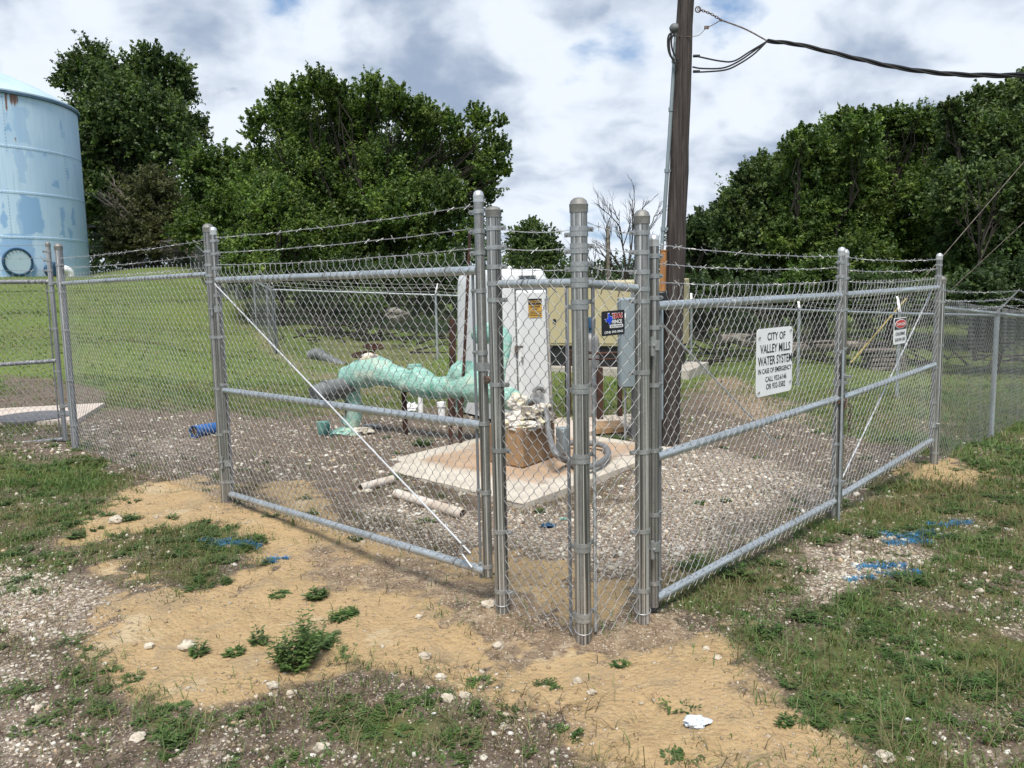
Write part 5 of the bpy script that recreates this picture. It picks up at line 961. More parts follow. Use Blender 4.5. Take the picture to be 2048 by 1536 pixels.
q0 = onGround(648, 868); TBk = thing('bucket', q0, 'small mint green plastic container standing on the mulch', 'bucket'); mb = MB(); mb.lathe(q0, [(.062,0),(.066,.005),(.085,.15),(.089,.152),(.080,.150),(.062,.012),(0,.011)], 26); mb.build('body', M['bucket'], TBk)
q0 = onGround(652, 722); TCp = thing('corrugated_pipe', q0, 'dark grey ribbed drain pipe with an elbow lying on the grass behind the pipework', 'pipe')
yq = q0[1]; ce = [Y(621,712,yq+.2), Y(634,707,yq+.1), Y(648,714,yq), Y(665,722,yq-.1), Y(690,735,yq-.3)]; tmp = MB(); cen = wire(tmp, ce, .01, seg=14)
mb = MB(); mb.tube(cen, [.13+.008*math.sin(i*1.57) if i < 28 else .105+.008*math.sin(i*1.57) for i in range(len(cen))], 20, caps=False); mb.tube([cen[2], cen[0]], [.10,.10], 16); mb.build('ribbed_tube', M['grypipe'], TCp)
mb = MB(); mb.tube([cen[-1]-(cen[-1]-cen[-2]), cen[-1]], .085, 14); mb.build('bore_shade', M['black'], TCp)  # black plug painted as the shade inside the open end
for px, py, h_, r_, lb in ((842,832,.36,.035,'thin white plastic riser pipe standing under the wrapped pipework'),(884,838,.20,.05,'short white plastic cap on the gravel left of the white cabinet')):
    q0 = onGround(px, py); T_ = thing('riser_pipe', q0, lb, 'pipe'); mb = MB(); mb.lathe(q0-ez*.03, [(r_,0),(r_,h_),(r_*1.25,h_),(r_*1.25,h_+.06),(r_*.3,h_+.07),(0,h_+.07)], 18); mb.build('tube', M['white'], T_)
for i, (px, py, sx, sy, sz, lb, mt, amp) in enumerate([(823,822,.10,.08,.07,'lump of white foam behind the thin riser pipe','white',.6),(712,868,.20,.10,.05,'torn pale wrapping lying beside the foot of the green pipe','wool',.5),(742,856,.12,.07,.03,'small pale scrap of wrapping right of the green pipe foot','wool',.5),(735,985,.05,.03,.02,'flat tan piece of stone beside the short white pipe','lime',.3)]):
    q0 = onGround(px, py); mb = MB(); mb.blob(q0+ez*sz*.6, (sx, sy, sz), amp, 3, i+40); o = mb.build(['foam_lump','wrap_scrap','wrap_scrap','flat_stone'][i], M[mt]); tag(o, lb, ['foam','scrap','scrap','stone'][i])
# crumpled paper and scraps
q0 = onGround(1393, 1450); mb = MB(); mb.blob(q0+ez*.014, (.050,.036,.022), .55, 1.7, 5, 26, 14); o = mb.build('crumpled_paper', M['cloth'], None, smooth=20); tag(o, 'crumpled white paper scrap lying on the bare sandy soil at the lower right', 'paper')
for px, py, s_, mt, lb in ((1095,1054,.05,'darkblue','dark teal rag on the gravel behind the corner post'),(1126,1040,.025,'film','small bright green plastic scrap on the gravel inside the corner'),(1050,1012,.03,'film','thin green plastic shred at the near tip of the slab'),(1815,1443,.012,'white','tiny white scrap in the grass at the lower right'),(868,1431,.008,'white','tiny white chip in the dark mulch at the bottom')):
    q0 = onGround(px, py); mb = MB(); mb.blob(q0+ez*.01, (s_, s_*.7, s_*.35), .7, 2.5, px, 22, 14); o = mb.build('litter_scrap', M[mt], None, smooth=20); tag(o, lb, 'litter')
# loose stones
RK = [(997,1296,.030,'rounded tan stone in front of the corner posts'),(881,1358,.026,'angular pale stone at the upper edge of the mulch patch'),(896,1401,.030,'larger pale stone among roots left of the sandy patch'),(1183,1388,.020,'small pale stone alone on the sand below the corner post'),(838,1236,.020,'brown clod between the left gate and the weeds'),(1008,1457,.018,'cream stone near the bottom centre, right of the mulch'),(1011,1432,.014,'smaller cream stone just above another near the bottom centre'),(850,1316,.028,'crumbling white stone left of the rounded tan stone'),(298,1295,.025,'grey flat stone in the sand on the left'),(375,1297,.04,'half buried pale stone in the sand on the left'),(232,1045,.05,'pair of grey tan rock slabs beside a small weed on the left'),(975,1213,.035,'brown earth clod left of the left corner post foot'),(1435,1318,.018,'small grey stone on sand right of the corner post'),(1412,1299,.016,'tiny grey pebble above another on the right sand'),(276,1480,.03,'white stone in the gravel at the lower left'),(645,1500,.03,'white stone in the gravel at the bottom left of centre'),(930,1395,.025,'flat pale stone on the sand beside the mulch edge'),(1155,1365,.022,'small brown stone on the open sand'),(1325,1450,.0,''),(1770,1522,.035,'white stone in the grass at the bottom right edge'),(1960,1185,.025,'white stone in grass at the right near the blue paint marks'),(545,1375,.028,'cream stone in the row of stones at the lower middle left'),(583,1392,.026,'cream stone beside the tall grass at the lower middle left')]
for i, (px, py, s_, lb) in enumerate(RK):
    if s_ == 0: continue
    q0 = onGround(px, py); mb = MB(); mb.blob(q0+ez*s_*.35, (s_, s_*.8, s_*.68), .38, 1.6, i+3, 18, 12); o = mb.build('stone', M['lime'], None, smooth=35); tag(o, lb, 'stone')
# individual weeds
WD = [(618,1322,.08,.36,14,'tall thin spike of weed rising from the right of the dense weed'),(590,1335,.14,.26,40,'tall dense green weed on the sand at the lower left of centre'),(682,1235,.11,.05,14,'flat green weed right of the tall weed'),(632,1195,.08,.09,16,'small bushy weed above the tall weed'),(640,1290,.12,.10,20,'spreading weed touching the right side of the tall weed'),(518,1285,.05,.12,7,'thin upright weed left of the tall weed'),(400,1310,.04,.12,6,'slender reddish weed stalk on the left sand'),(470,1305,.06,.04,8,'tiny low weed on the sand near the slender stalk'),(250,1040,.14,.05,16,'low weed beside the two rock slabs'),(845,890,.18,.13,30,'dark green weed clump on the mulch under the pipework'),(1610,1235,.12,.06,16,'creeping weed at the edge of the sand on the right'),(1540,1270,.10,.10,14,'thistle like weed at the edge of the right sand'),(560,1110,.0,0,0,''),(960,1010,.0,.0,0,''),(1230,880,.25,.08,30,'leafy weed patch behind the slab near the grey hose'),(790,955,.10,.05,10,'small weed at the left edge of the slab'),(1390,1140,.14,.14,26,'leafy weed clump against the bottom rail of the right gate'),(1470,1150,.16,.12,26,'green weed clump outside the right gate'),(1820,1165,.16,.09,26,'dark green weed clump below the blue paint marks'),(560,1190,.08,.02,8,'flat weed on sand above the tall weed')]
for i, (px, py, R_, h_, ns_, lb) in enumerate(WD):
    if ns_ == 0: continue
    q0 = onGround(px, py); P, Fc, T = leafy(q0, R_, h_, int(ns_*1.6), WC, 900+i, .030 if py > 1000 else .036, .35); o = np_mesh('weed', P, Fc, M['grass'], tint=T); tag(o, lb, 'weed')
# blue survey paint on the grass (real marks sprayed on the soil)
def paint(spots, label):
    P_ = []; T_ = []
    for px, py, rx_, n in spots:
        c_ = onGround(px, py)
        for i in range(n):
            a_ = random.uniform(-1, 1)*rx_; b_ = random.gauss(0, .30)*rx_*.5+.1*rx_*math.sin(a_*20); x_, y_ = c_[0]+a_, c_[1]+b_; P_.append((x_, y_))
    xy = np.array(P_); V, Fc, T = blades(xy[:, 0], xy[:, 1], RNG.uniform(.006, .03, len(xy)), np.full(len(xy), .0055), np.tile([[.07,.27,.56]], (len(xy), 1))*RNG.uniform(.6, 1.3, (len(xy), 1)), 1.8)
    V[:, 2] += .004; o = np_mesh('paint_mark', V, Fc, M['grass'], tint=T); tag(o, label, 'paint mark')
paint([(1830,1072,.22,500),(1815,1085,.16,300),(1900,1050,.16,280)], 'bright blue sprayed paint mark on the grass at the right')
paint([(1760,1135,.16,260),(1720,1158,.10,120),(1800,1150,.14,200)], 'smaller blue sprayed paint mark nearer the viewer on the right')
paint([(470,1088,.18,420),(430,1082,.10,120)], 'blue sprayed paint mark on the grass left of the gate')
paint([(555,1118,.07,110),(540,1126,.05,60)], 'small blue paint fleck on the soil beside the left gate')
# manhole pad
pa = [onGround(-160,862), onGround(155,850), onGround(210,812), onGround(-110,820)]; TMp = thing('concrete_pad', onGround(60, 835), 'pale concrete pad with a round manhole cover behind the old gate', 'slab')
zp = max(H(p[0], p[1]) for p in pa)+.03; mb = MB(); prism(mb, pa, -.05, zp); mb.build('slab', M['padconc'], TMp, smooth=0)
q0 = G(66, 834, zp); mb = MB(); mb.lathe(q0, [(.48,-.01),(.48,.012),(.46,.02),(.45,.014),(0,.014)], 40); mb.build('manhole_cover', M['coverdark'], TMp)
# ================================================================== WATER TANK
tr_ray = ray(155, 230); tr_ray = tr_ray/np.linalg.norm(tr_ray[:2]); Rk = 5.2; tD = 52.0
tC = (CAM+tr_ray*tD)[:2]+np.array([-tr_ray[1], tr_ray[0]])*Rk; tyy = (CAM+tr_ray*tD)[1]
zE = float(Y(155, 229, tyy)[2]); zBs = float(Y(186, 560, tyy)[2])-.15
TT = thing('water_tank', (*tC, zBs), 'huge pale blue bolted steel water tank with patchy repainting and rust streaks', 'water tank')
def cylhit(px, py):
    d = ray(px, py); a_ = d[0]**2+d[1]**2; o_ = CAM[:2]-tC; b_ = 2*(o_ @ d[:2]); c_ = o_ @ o_-Rk**2; di = b_*b_-4*a_*c_; t = (-b_-math.sqrt(max(di, 0)))/(2*a_); p = CAM+d*t; return math.atan2(p[1]-tC[1], p[0]-tC[0]), p[2]
th0 = math.atan2(-tC[1], -tC[0]); nT, nZ = 460, 240
thv = th0+np.linspace(-PI, PI, nT+1)[:-1]; uu = np.sort(np.concatenate([th0+np.linspace(-1.3, 1.9, 420), th0+np.linspace(1.9, 2*PI-1.3, 60)[1:-1]])); nT = len(uu); zz_ = np.linspace(zBs, zE, nZ)
TH_, ZZ = np.meshgrid(uu, zz_)
blu = np.zeros(TH_.shape); rus = np.zeros(TH_.shape); nsx = TH_*Rk
wobx = (fbm(nsx, ZZ, 1.6, 3, 5)-.5)*1.1; wobz = (fbm(nsx, ZZ, 1.6, 13, 5)-.5)*.8
for (x0, y0, x1, y1, st, kd) in ((8,228,21,265,.8,0),(26,215,60,290,.45,0),(118,238,126,262,.6,0),(122,262,131,278,.5,0),(85,300,96,316,.7,0),(28,290,55,370,.5,0),(50,292,62,312,.5,0),(103,364,118,380,.8,0),(132,335,140,358,.7,0),(147,325,153,372,.7,0),(0,385,20,520,.9,0),(36,392,88,468,.95,0),(30,400,60,470,.6,0),(118,415,132,478,.8,0),(142,400,150,452,.8,0),(0,470,75,560,.8,0),(115,480,150,530,.35,0),(135,462,146,482,.8,0),(150,505,176,560,.3,0),(0,470,30,520,.5,0),(170,465,178,500,.5,0)):
    a0_, zt_a = cylhit(x0, y0); a1_, zb_a = cylhit(x1, y1); zt_a = min(zt_a, zE); lo, hi = min(a0_, a1_), max(a0_, a1_)
    q = np.minimum(np.minimum((TH_-lo)*Rk, (hi-TH_)*Rk)+wobx*.5, np.minimum(ZZ-min(zb_a, zt_a), max(zb_a, zt_a)-ZZ)+wobz*.8); blu = np.maximum(blu, np.clip(.5+q/.10, 0, 1)*st)
for (x, y0, y1, w_, st) in ((11,190,231,0.102,1.),(14,188,205,.05,.8),(22,188,218,0.17,1.),(28,189,221,0.153,1.),(33,190,218,0.102,.8),(38,190,210,.05,.6),(44,191,205,.04,.6),(52,192,212,.05,.8),(31,282,292,.08,1.),(34,292,330,.04,.5),(47,387,402,.04,.4),(20,384,388,.7,.8),(60,386,390,.5,.6)):
    a0_, z1_ = cylhit(x, y0); _, z0_ = cylhit(x, y1); q = np.clip(1-np.abs((TH_-a0_)*Rk+wobx*.1)/w_, 0, 1)*np.clip((ZZ-z0_)/.4, 0, 1)*np.clip((z1_+.3-ZZ)/.2, 0, 1); rus = np.maximum(rus, q*st)
V = np.stack([tC[0]+Rk*np.cos(TH_), tC[1]+Rk*np.sin(TH_), ZZ], -1).reshape(-1, 3); I = (np.arange(nZ-1)[:, None]*nT+np.arange(nT)[None]); J = (np.arange(nZ-1)[:, None]*nT+(np.arange(nT)+1)[None] % nT)
m, nt, b = new_mat('tank_paint'); k = N(nt); co = k.coord(); mk = k.n('SeparateColor'); k.put(mk.inputs[0], k.attr('tint')); n1 = k.noise(k.mapping(co, (1,1,.35)), 1.1, 5, .6); n2 = k.noise(k.mapping(co, (9,9,.5)), 1, 4)
c = k.mix(k.ramp(n1, .3, .7), (.48,.66,.84), (.58,.74,.88)); c = k.mix(k.ramp(n2, .5, .8), c, (.45,.61,.76)); c = k.mix(k.ramp(mk.outputs[0], .05, .95), c, (.29,.48,.72)); c = k.mix(k.ramp(k.m('ADD', mk.outputs[1], k.m('MULTIPLY', k.m('SUBTRACT', n2, .5), .5)), .25, .8), c, (.22,.10,.06))
k.put(b.inputs['Base Color'], c); b.inputs['Roughness'].default_value = .5; k.put(b.inputs['Normal'], k.bump(n1, .1, .05)); M['tank'] = m
tn = np.stack([blu.ravel(), rus.ravel(), 0*rus.ravel()], 1); np_mesh('shell', V, np.stack([I.ravel(), J.ravel(), J.ravel()+nT, I.ravel()+nT], 1), M['tank'], TT, tint=tn, smooth=True)
M['tankroof'] = simple('tank_roof_paint', (.48,.60,.65), .5, 0, .1, .6, .05, 10, col2=(.40,.53,.60)); M['tankrim'] = simple('tank_rim_paint', (.10,.17,.26), .5, 0, .3, 2, .1)
mb = MB(); mb.lathe((*tC, zE), [(Rk+.10,-.02),(Rk+.10,.05),(Rk*.96,.22),(Rk*.72,.92),(Rk*.45,1.55),(Rk*.12,2.15),(0,2.2)], 96); mb.build('roof', M['tankroof'], TT, smooth=60)
mb = MB(); mb.lathe((*tC, zE), [(Rk+.02,-.16),(Rk+.12,-.14),(Rk+.13,-.025),(Rk+.02,-.025)], 96); mb.build('eave_rim', M['tankrim'], TT)
seamz = [cylhit(100, yv)[1] for yv in (304, 391, 477)]; mb = MB(); mb2 = MB(); mk_ = MB()
for z_ in seamz: mb.lathe((*tC, z_), [(Rk+.001,-.06),(Rk+.016,-.05),(Rk+.016,.05),(Rk+.001,.06)], 120)
mb.build('ring_seam', M['tank'], TT)
def bolt(mb, a_, z_, s_=.022):
    n_ = np.array([math.cos(a_), math.sin(a_), 0]); t_ = np.array([-n_[1], n_[0], 0]); c_ = np.array([*tC, z_])+n_*(Rk+.012); mb.add([c_+t_*s_, c_+ez*s_, c_-t_*s_, c_-ez*s_, c_+n_*.03], [(0,1,4),(1,2,4),(2,3,4),(3,0,4)])
for z_ in seamz:
    a_ = th0-1.2
    while a_ < th0+1.8: bolt(mb2, a_, z_); a_ += .13/Rk
for (px, y0, y1) in ((127,300,391),(15,386,477),(148,480,560),(2,180,300)):
    a_, zt_a = cylhit(px, y0); _, zb_a = cylhit(px, y1); z_ = zb_a
    while z_ < min(zt_a, zE): bolt(mb2, a_, z_); z_ += .16
o = mb2.build('bolts', M['tankrim'], TT, smooth=0); tag(o, kind='stuff')
a_, z_ = cylhit(35, 524); n_ = np.array([math.cos(a_), math.sin(a_), 0]); t_ = np.array([-n_[1], n_[0], 0]); c_ = np.array([*tC, z_])+n_*(Rk+.03)
Rm = .64; mb = MB(); mb.tube([c_+(t_*math.cos(q)+ez*math.sin(q))*Rm for q in np.linspace(0, 2*PI, 41)[:-1]], .075, 8, closed=True)
for i in range(22): q = i*2*PI/22; p_ = c_+(t_*math.cos(q)+ez*math.sin(q))*Rm; mb.tube([p_, p_+n_*.12], .04, 6)
mb.build('manway_ring', M['darkblue'], TT)
mb = MB(); mb.tube([c_+n_*.0, c_+n_*.05], Rm-.06, 32); mb.build('manway_cover', M['tankroof'], TT)
# valve and white elbow at its foot
a_, z_ = cylhit(97, 540); n_ = np.array([math.cos(a_), math.sin(a_), 0]); c_ = np.array([*tC, z_])+n_*Rk; mb = MB(); mb.tube([c_, c_+n_*.5], .28, 18); mb.tube([c_+n_*.5, c_+n_*.62], .40, 18); mb.tube([c_+n_*.68, c_+n_*.8], .40, 18); mb.build('outlet_flange', M['darkblue'], TT)
t_ = np.array([-n_[1], n_[0], 0]); sg = 1 if t_[0] > 0 else -1; mb = MB(); p0 = c_+n_*.85; pts = [p0, p0+n_*.15+t_*sg*.08, p0+n_*.2+t_*sg*.28-ez*.08, p0+n_*.2+t_*sg*.4-ez*.35, p0+n_*.2+t_*sg*.42-ez*1.4]; tmp = MB(); cen = wire(tmp, pts, .1); mb.tube(cen, .22, 16); mb.build('white_elbow', M['white'], TT)
# ================================================================== TREES
def leaf_cloud(blobs, n, size_, cols, seed, up=.35, dens=26, spread=.62, hang=0., ylen=1.):
    """blobs: (centre, radius). sprays of leaf-sized quads, longest sprays reaching out and up"""
    rg = np.random.default_rng(seed); C_ = np.array([b_[0] for b_ in blobs]); R_ = np.array([b_[1] for b_ in blobs]); pr = R_**2.1; pr /= pr.sum()
    ns = max(1, n//dens); bi = rg.choice(len(blobs), ns, p=pr); d = rg.normal(size=(ns, 3)); d /= np.linalg.norm(d, axis=1, keepdims=True); rad = (rg.random(ns)**.5)*1.04
    sc = C_[bi]+d*(R_[bi]*rad)[:, None]*np.array([1, .95, .92]); ax = d*.6+np.array([0, 0, up])+rg.normal(size=(ns, 3))*.45; ax /= np.linalg.norm(ax, axis=1, keepdims=True)
    sl = R_[bi]*(.18+.50*rg.random(ns)**1.5); sw = sl*(.18+.18*rg.random(ns)); pc = np.array(cols)[rg.integers(0, len(cols), ns)]*(.70+.6*rg.random((ns, 1)))*(0.8+.35*rg.random(len(blobs))[bi])[:, None]
    si = np.repeat(np.arange(ns), dens); m_ = len(si); t = rg.random(m_); off = rg.normal(size=(m_, 3))*(sw[si]*(1-.65*t))[:, None]*spread
    c = sc[si]+ax[si]*(sl[si]*t*1.5)[:, None]+off; c[:, 2] -= hang*t*sl[si]
    nrm = rg.normal(size=(m_, 3))+np.array([0, -.2, .7]); nrm /= np.linalg.norm(nrm, axis=1, keepdims=True); u = np.cross(nrm, rg.normal(size=(m_, 3))); u /= np.linalg.norm(u, axis=1, keepdims=True); v = np.cross(nrm, u)
    s = (size_*.90*(.6+.8*rg.random(m_)))[:, None]; V = np.stack([c-u*s, c+v*s*.5, c+u*s, c-v*s*.5], 1).reshape(-1, 3)
    T = np.repeat(pc[si]*(.8+.4*rg.random((m_, 1))), 4, 0); return V, np.arange(m_*4).reshape(-1, 4), T
OAK = [(0.087, 0.132, 0.044), (0.119, 0.167, 0.051), (0.064, 0.097, 0.036), (0.152, 0.201, 0.067)]
ELM = [(0.107, 0.163, 0.036), (0.152, 0.218, 0.047), (0.075, 0.121, 0.031), (0.195, 0.259, 0.064), (0.097, 0.147, 0.036)]
DRK = [(0.055, 0.087, 0.032), (0.078, 0.115, 0.039), (0.064, 0.099, 0.039)]
CED = [(0.109, 0.109, 0.049), (0.141, 0.134, 0.061), (0.079, 0.087, 0.041)]
def limb(mb, a_, b_, r0, r1, seed=0, n=7, seg=8, bow=.12):
    a_, b_ = np.array(a_, float), np.array(b_, float); L = np.linalg.norm(b_-a_); rg = random.Random(seed); o_ = np.array([rg.uniform(-1, 1), rg.uniform(-1, 1), rg.uniform(-.2, .9)])*L*bow; o2 = np.array([rg.uniform(-1, 1), rg.uniform(-1, 1), rg.uniform(-1, 1)])*L*.05
    pts = [a_+(b_-a_)*t+o_*4*t*(1-t)*.6+o2*(math.sin(t*7)+.5*math.sin(t*17)) for t in np.linspace(0, 1, seg+1)]; mb.tube(pts, [r0+(r1-r0)*t for t in np.linspace(0, 1, seg+1)], n); return pts
def tree(label, foot, yd, pb, n, size, cols, seed, name='tree', trunk_r=.25, dy=2.2, group=None, cat='tree', up=.35, fork=.35, dens=26, hang=0., bl=1.0):
    rg = random.Random(seed); fx, fy = foot; base = np.array([*Y(fx, fy, yd)[:2], 0.]); base[2] = H(base[0], base[1])
    root = thing(name, base, label, cat, group); bs = []
    for px, py, r in pb:
        y_ = yd+rg.uniform(-dy, dy)*.8; c = Y(px, py, y_); bs.append((c, r/F*y_*bl))
    mb = MB(); top = np.mean([b_[0] for b_ in bs], 0); fk = base+(top-base)*fork; limb(mb, base-ez*.3, fk, trunk_r, trunk_r*.7, seed, 10)
    for i, (c, r) in enumerate(bs):
        pts = limb(mb, fk, fk+(c-fk)*.84, trunk_r*.20, .016, seed+i, 5, 9, .22)
        for j in range(3):
            q = pts[5]; limb(mb, q, c+np.array([rg.uniform(-1, 1), rg.uniform(-1, 1), rg.uniform(-.2, 1)])*r*.6, .03, .010, seed+i*7+j, 4, 5)
    mb.build('trunk', M['bark'], root)
    V, Fc, T = leaf_cloud(bs, int(n*1.9), size, cols, seed, up, dens, hang=hang); np_mesh('crown', V, Fc, M['leaf'], root, tint=T); return root
tree('tall dark live oak standing behind the water tank', (270,520), 57, [(150,150,34),(130,165,22),(188,128,34),(215,170,42),(180,150,30),(285,145,34),(300,118,24),(335,150,34),(365,150,20),(350,185,36),(255,210,50),(195,235,50),(310,240,56),(385,265,28),(240,300,56),(345,310,42),(390,250,22),(205,330,45),(300,360,48),(225,400,45),(170,300,40),(370,300,25),(250,160,24),(180,380,40),(260,440,40),(200,450,40)], 78000, .13, OAK, 11, trunk_r=.5, dy=3)
tree('brownish cedar in front of the tall oak on the left', (310,520), 50, [(300,400,50),(270,440,48),(335,440,48),(300,470,50),(250,480,40),(360,470,40),(315,365,30),(370,420,30)], 26000, .09, CED, 12, name='cedar_tree', trunk_r=.25, up=.1, dy=1.5)
tree('loose mid green tree between the cedar and the big elm', (430,540), 47, [(400,340,34),(440,330,34),(470,350,36),(420,400,44),(470,420,50),(400,460,46),(450,480,50),(500,480,46),(430,370,30)], 34000, .11, ELM, 13, trunk_r=.2, dy=1.6)
tree('big spreading elm with plume shaped branches behind the left gate', (700,560), 31, [(520,235,24),(512,265,22),(560,200,24),(575,235,36),(605,185,26),(640,175,30),(600,260,48),(680,215,34),(672,180,20),(720,240,40),(742,180,28),(750,215,34),(790,200,28),(815,230,32),(700,300,60),(850,225,24),(862,250,30),(835,270,34),(890,245,20),(908,255,22),(925,290,28),(945,230,20),(965,245,22),(935,330,34),(985,290,24),(1000,245,14),(985,330,28),(1008,300,16),(960,370,34),(1010,345,14),(860,330,44),(780,340,56),(620,340,62),(530,330,38),(505,330,22),(545,400,46),(620,430,56),(700,410,60),(800,420,56),(880,400,48),(925,420,36),(970,400,22),(860,470,44),(760,480,52),(660,490,52),(560,470,42),(500,400,30),(935,470,26),(990,440,14),(640,540,40),(760,545,40),(860,540,40)], 150000, .068, ELM, 14, trunk_r=.32, dy=2.4, up=.75, name='elm_tree', fork=.3)
tree('bright green young tree low in front of the big elm', (560,590), 28, [(580,380,16),(560,400,22),(530,420,26),(585,425,30),(560,450,36),(600,460,30),(520,470,30),(490,500,34),(550,500,36),(610,510,34),(470,540,28),(530,550,36),(600,560,34)], 42000, .055, ELM[1:4], 15, trunk_r=.1, dy=1.2)
tree('small round tree far behind the white cabinet', (1065,600), 52, [(1065,470,26),(1040,475,22),(1090,480,24),(1050,500,30),(1085,510,30),(1030,510,20),(1110,505,18),(1065,450,14),(1060,530,34),(1100,540,24)], 16000, .09, OAK, 16, trunk_r=.16, dy=1.5)
RT_ = [('leftmost dark bushy tree right of the utility pole', (1400,620), 30, [(1398,430,22),(1385,460,26),(1420,440,26),(1400,490,40),(1440,400,16),(1445,460,36),(1430,530,46),(1390,550,40)], 30000, DRK),
 ('sloping crowned tree second from the pole in the right hand row', (1500,640), 28, [(1460,385,20),(1490,350,26),(1520,325,28),(1500,400,50),(1545,360,44),(1480,450,50),(1540,440,56),(1570,310,24),(1500,520,50),(1560,520,50)], 44000, OAK),
 ('broad tree at the middle of the right hand row', (1640,660), 26, [(1590,275,22),(1610,250,16),(1620,300,44),(1660,245,26),(1690,225,22),(1660,320,60),(1720,250,36),(1720,215,16),(1700,330,60),(1620,400,60),(1700,420,66),(1640,490,60),(1590,460,50),(1720,510,56)], 60000, ELM),
 ('tree with pale upper leaves behind the double gate', (1790,660), 27, [(1760,225,22),(1790,222,24),(1800,260,44),(1840,215,20),(1850,240,34),(1830,320,60),(1770,360,60),(1870,380,60),(1790,460,60),(1860,480,60),(1820,540,50)], 56000, ELM),
 ('tall tree nearest the right edge with bare twigs showing', (1950,680), 24, [(1895,200,18),(1920,220,34),(1960,185,26),(1990,190,30),(2030,170,30),(2060,175,40),(1940,280,56),(2010,270,64),(1930,380,64),(2020,380,70),(1940,480,64),(2030,490,70),(2090,300,70),(2110,430,70)], 64000, OAK)]
for i, (lb, ft, yd, pb, n_, cl) in enumerate(RT_): tree(lb, ft, yd, [(a_, b_+15, r_*.93) for a_, b_, r_ in pb], int(n_*1.15), .062, cl, 30+i, trunk_r=.28, dy=1.8, group='trees in the right hand row', up=.45)
# understory bushes and brush behind the fences
for i, (lb, ft, yd, pb, n_, cl) in enumerate([
 ('low dark shrubbery under the big elm',(760,640),26,[(640,560,30),(700,560,36),(770,565,36),(840,560,36),(900,560,30),(660,600,26),(760,600,26),(860,600,26)],26000,DRK),
 ('dark shrub behind the back fence left of the cabinet',(650,640),24.5,[(610,600,18),(640,610,22),(680,615,20),(720,640,18)],9000,DRK),
 ('leafy green shrub behind the back fence corner',(700,650),25,[(690,600,22),(740,605,24),(790,600,20)],9000,ELM),
 ('dark shrub mass right of the utility pole base',(1450,680),22,[(1390,590,34),(1440,600,36),(1500,600,36),(1560,600,36),(1620,605,36),(1400,640,26),(1480,650,26)],26000,DRK),
 ('pale leaved bush low behind the middle of the double gate',(1650,640),21,[(1630,540,26),(1660,550,30),(1600,570,30),(1650,590,30)],12000,ELM),
 ('green bush low behind the right fence',(1780,650),20,[(1720,590,34),(1780,590,36),(1840,600,36),(1900,600,36),(1700,570,20)],22000,OAK),
 ('dense bush at the right edge behind the slanted arm',(2000,640),18.5,[(1960,590,40),(2030,580,46),(2100,570,50),(1990,640,36),(2070,640,40)],22000,DRK)]):
    tree(lb, ft, yd, pb, n_, .048, cl, 60+i, name='shrub', trunk_r=.05, dy=1., cat='shrub', dens=20)
# far wood that reads as one mass
rg = np.random.default_rng(5); bs = []
for i in range(150):
    px = rg.uniform(-150, 2250); yd = rg.uniform(66, 92)
    if 1010 < px < 1330: bs.append((Y(px, rg.uniform(545, 600), yd), rg.uniform(1.2, 2.)))
    else: bs.append((Y(px, rg.uniform(470, 600), yd), rg.uniform(1.8, 3.4)))
for px in range(1000, 1400, 14): bs.append((Y(px, 548+rg.uniform(-8, 8), 95), 2.0)); bs.append((Y(px, 580, 90), 2.4))
for px in range(180, 560, 16):
    for py in (430, 480, 520): bs.append((Y(px+rg.uniform(-8, 8), py, 66), 2.2))
for px in range(480, 960, 18):
    for py in (500, 550, 600): bs.append((Y(px, py, 40+rg.uniform(-2, 2)), 1.3))
for px in range(1400, 2300, 20):
    for py in (480, 540, 600): bs.append((Y(px, py, 36+rg.uniform(-2, 2)), 1.3))
V, Fc, T = leaf_cloud(bs, 210000, .17, DRK, 77, .3, 24); o = np_mesh('far_wood', V, Fc, M['leaf'], tint=T); tag(o, 'dark far woodland closing the view behind the trees', 'woodland', kind='stuff')
# scrub floor and brush litter behind the back fence
mb = MB(); rg_ = random.Random(9)
for i in range(240):
    x_ = rg_.uniform(-7, 14); y_ = rg_.uniform(21.5, 28) if x_ < 4 else rg_.uniform(16+max(0, (7-x_))*1.2, 24); z_ = H(x_, y_); a_ = rg_.uniform(0, PI); L = rg_.uniform(.5, 2.2); t_ = rg_.uniform(-.1, .9); p_ = np.array([x_, y_, z_+rg_.uniform(0, .7)]); mb.tube([p_, p_+np.array([math.cos(a_)*L*.5, math.sin(a_)*L*.5, t_*L*.3]), p_+np.array([math.cos(a_+.3)*L, math.sin(a_+.3)*L, t_*L*.7])], [.035, .02, .008], 5)
o = mb.build('brush', M['bark']); tag(o, 'tangled dead brush lying behind the back fence', 'brush', kind='stuff')
# bare fallen limb on the left
foot = Y(415, 520, 49); TFl = thing('fallen_branch', (foot[0], foot[1], H(foot[0], foot[1])), 'bare fallen branch with fine twigs beside the water tank', 'branch'); mb = MB()
def twig(p, q, r, dep, rg_, tgt=None):
    pts = limb(mb, p, q, r, r*.45, rg_.randint(0, 9999), 5, 6, .07)
    if dep == 0: return
    L = np.linalg.norm(np.array(q)-np.array(p)); d = (np.array(q)-np.array(p))/L
    for j in range(4 if dep > 1 else 3):
        t = rg_.randint(2, 6); s_ = pts[t]; nd = d+np.array([rg_.uniform(-.5, .5), rg_.uniform(-.3, .3), rg_.uniform(-.45, .55)]); nd /= np.linalg.norm(nd); twig(s_, s_+nd*L*rg_.uniform(.35, .65), r*.5, dep-1, rg_)
rr_ = random.Random(4)
for a_, b_, r in (((425,522),(330,490),.20),((330,490),(255,430),.11),((330,490),(215,455),.09),((350,498),(200,500),.06),((255,430),(180,390),.06),((300,470),(250,400),.06),((345,508),(312,420),.07)):
    twig(Y(*a_, 49), Y(*b_, 49), r*1.5, 2, rr_)
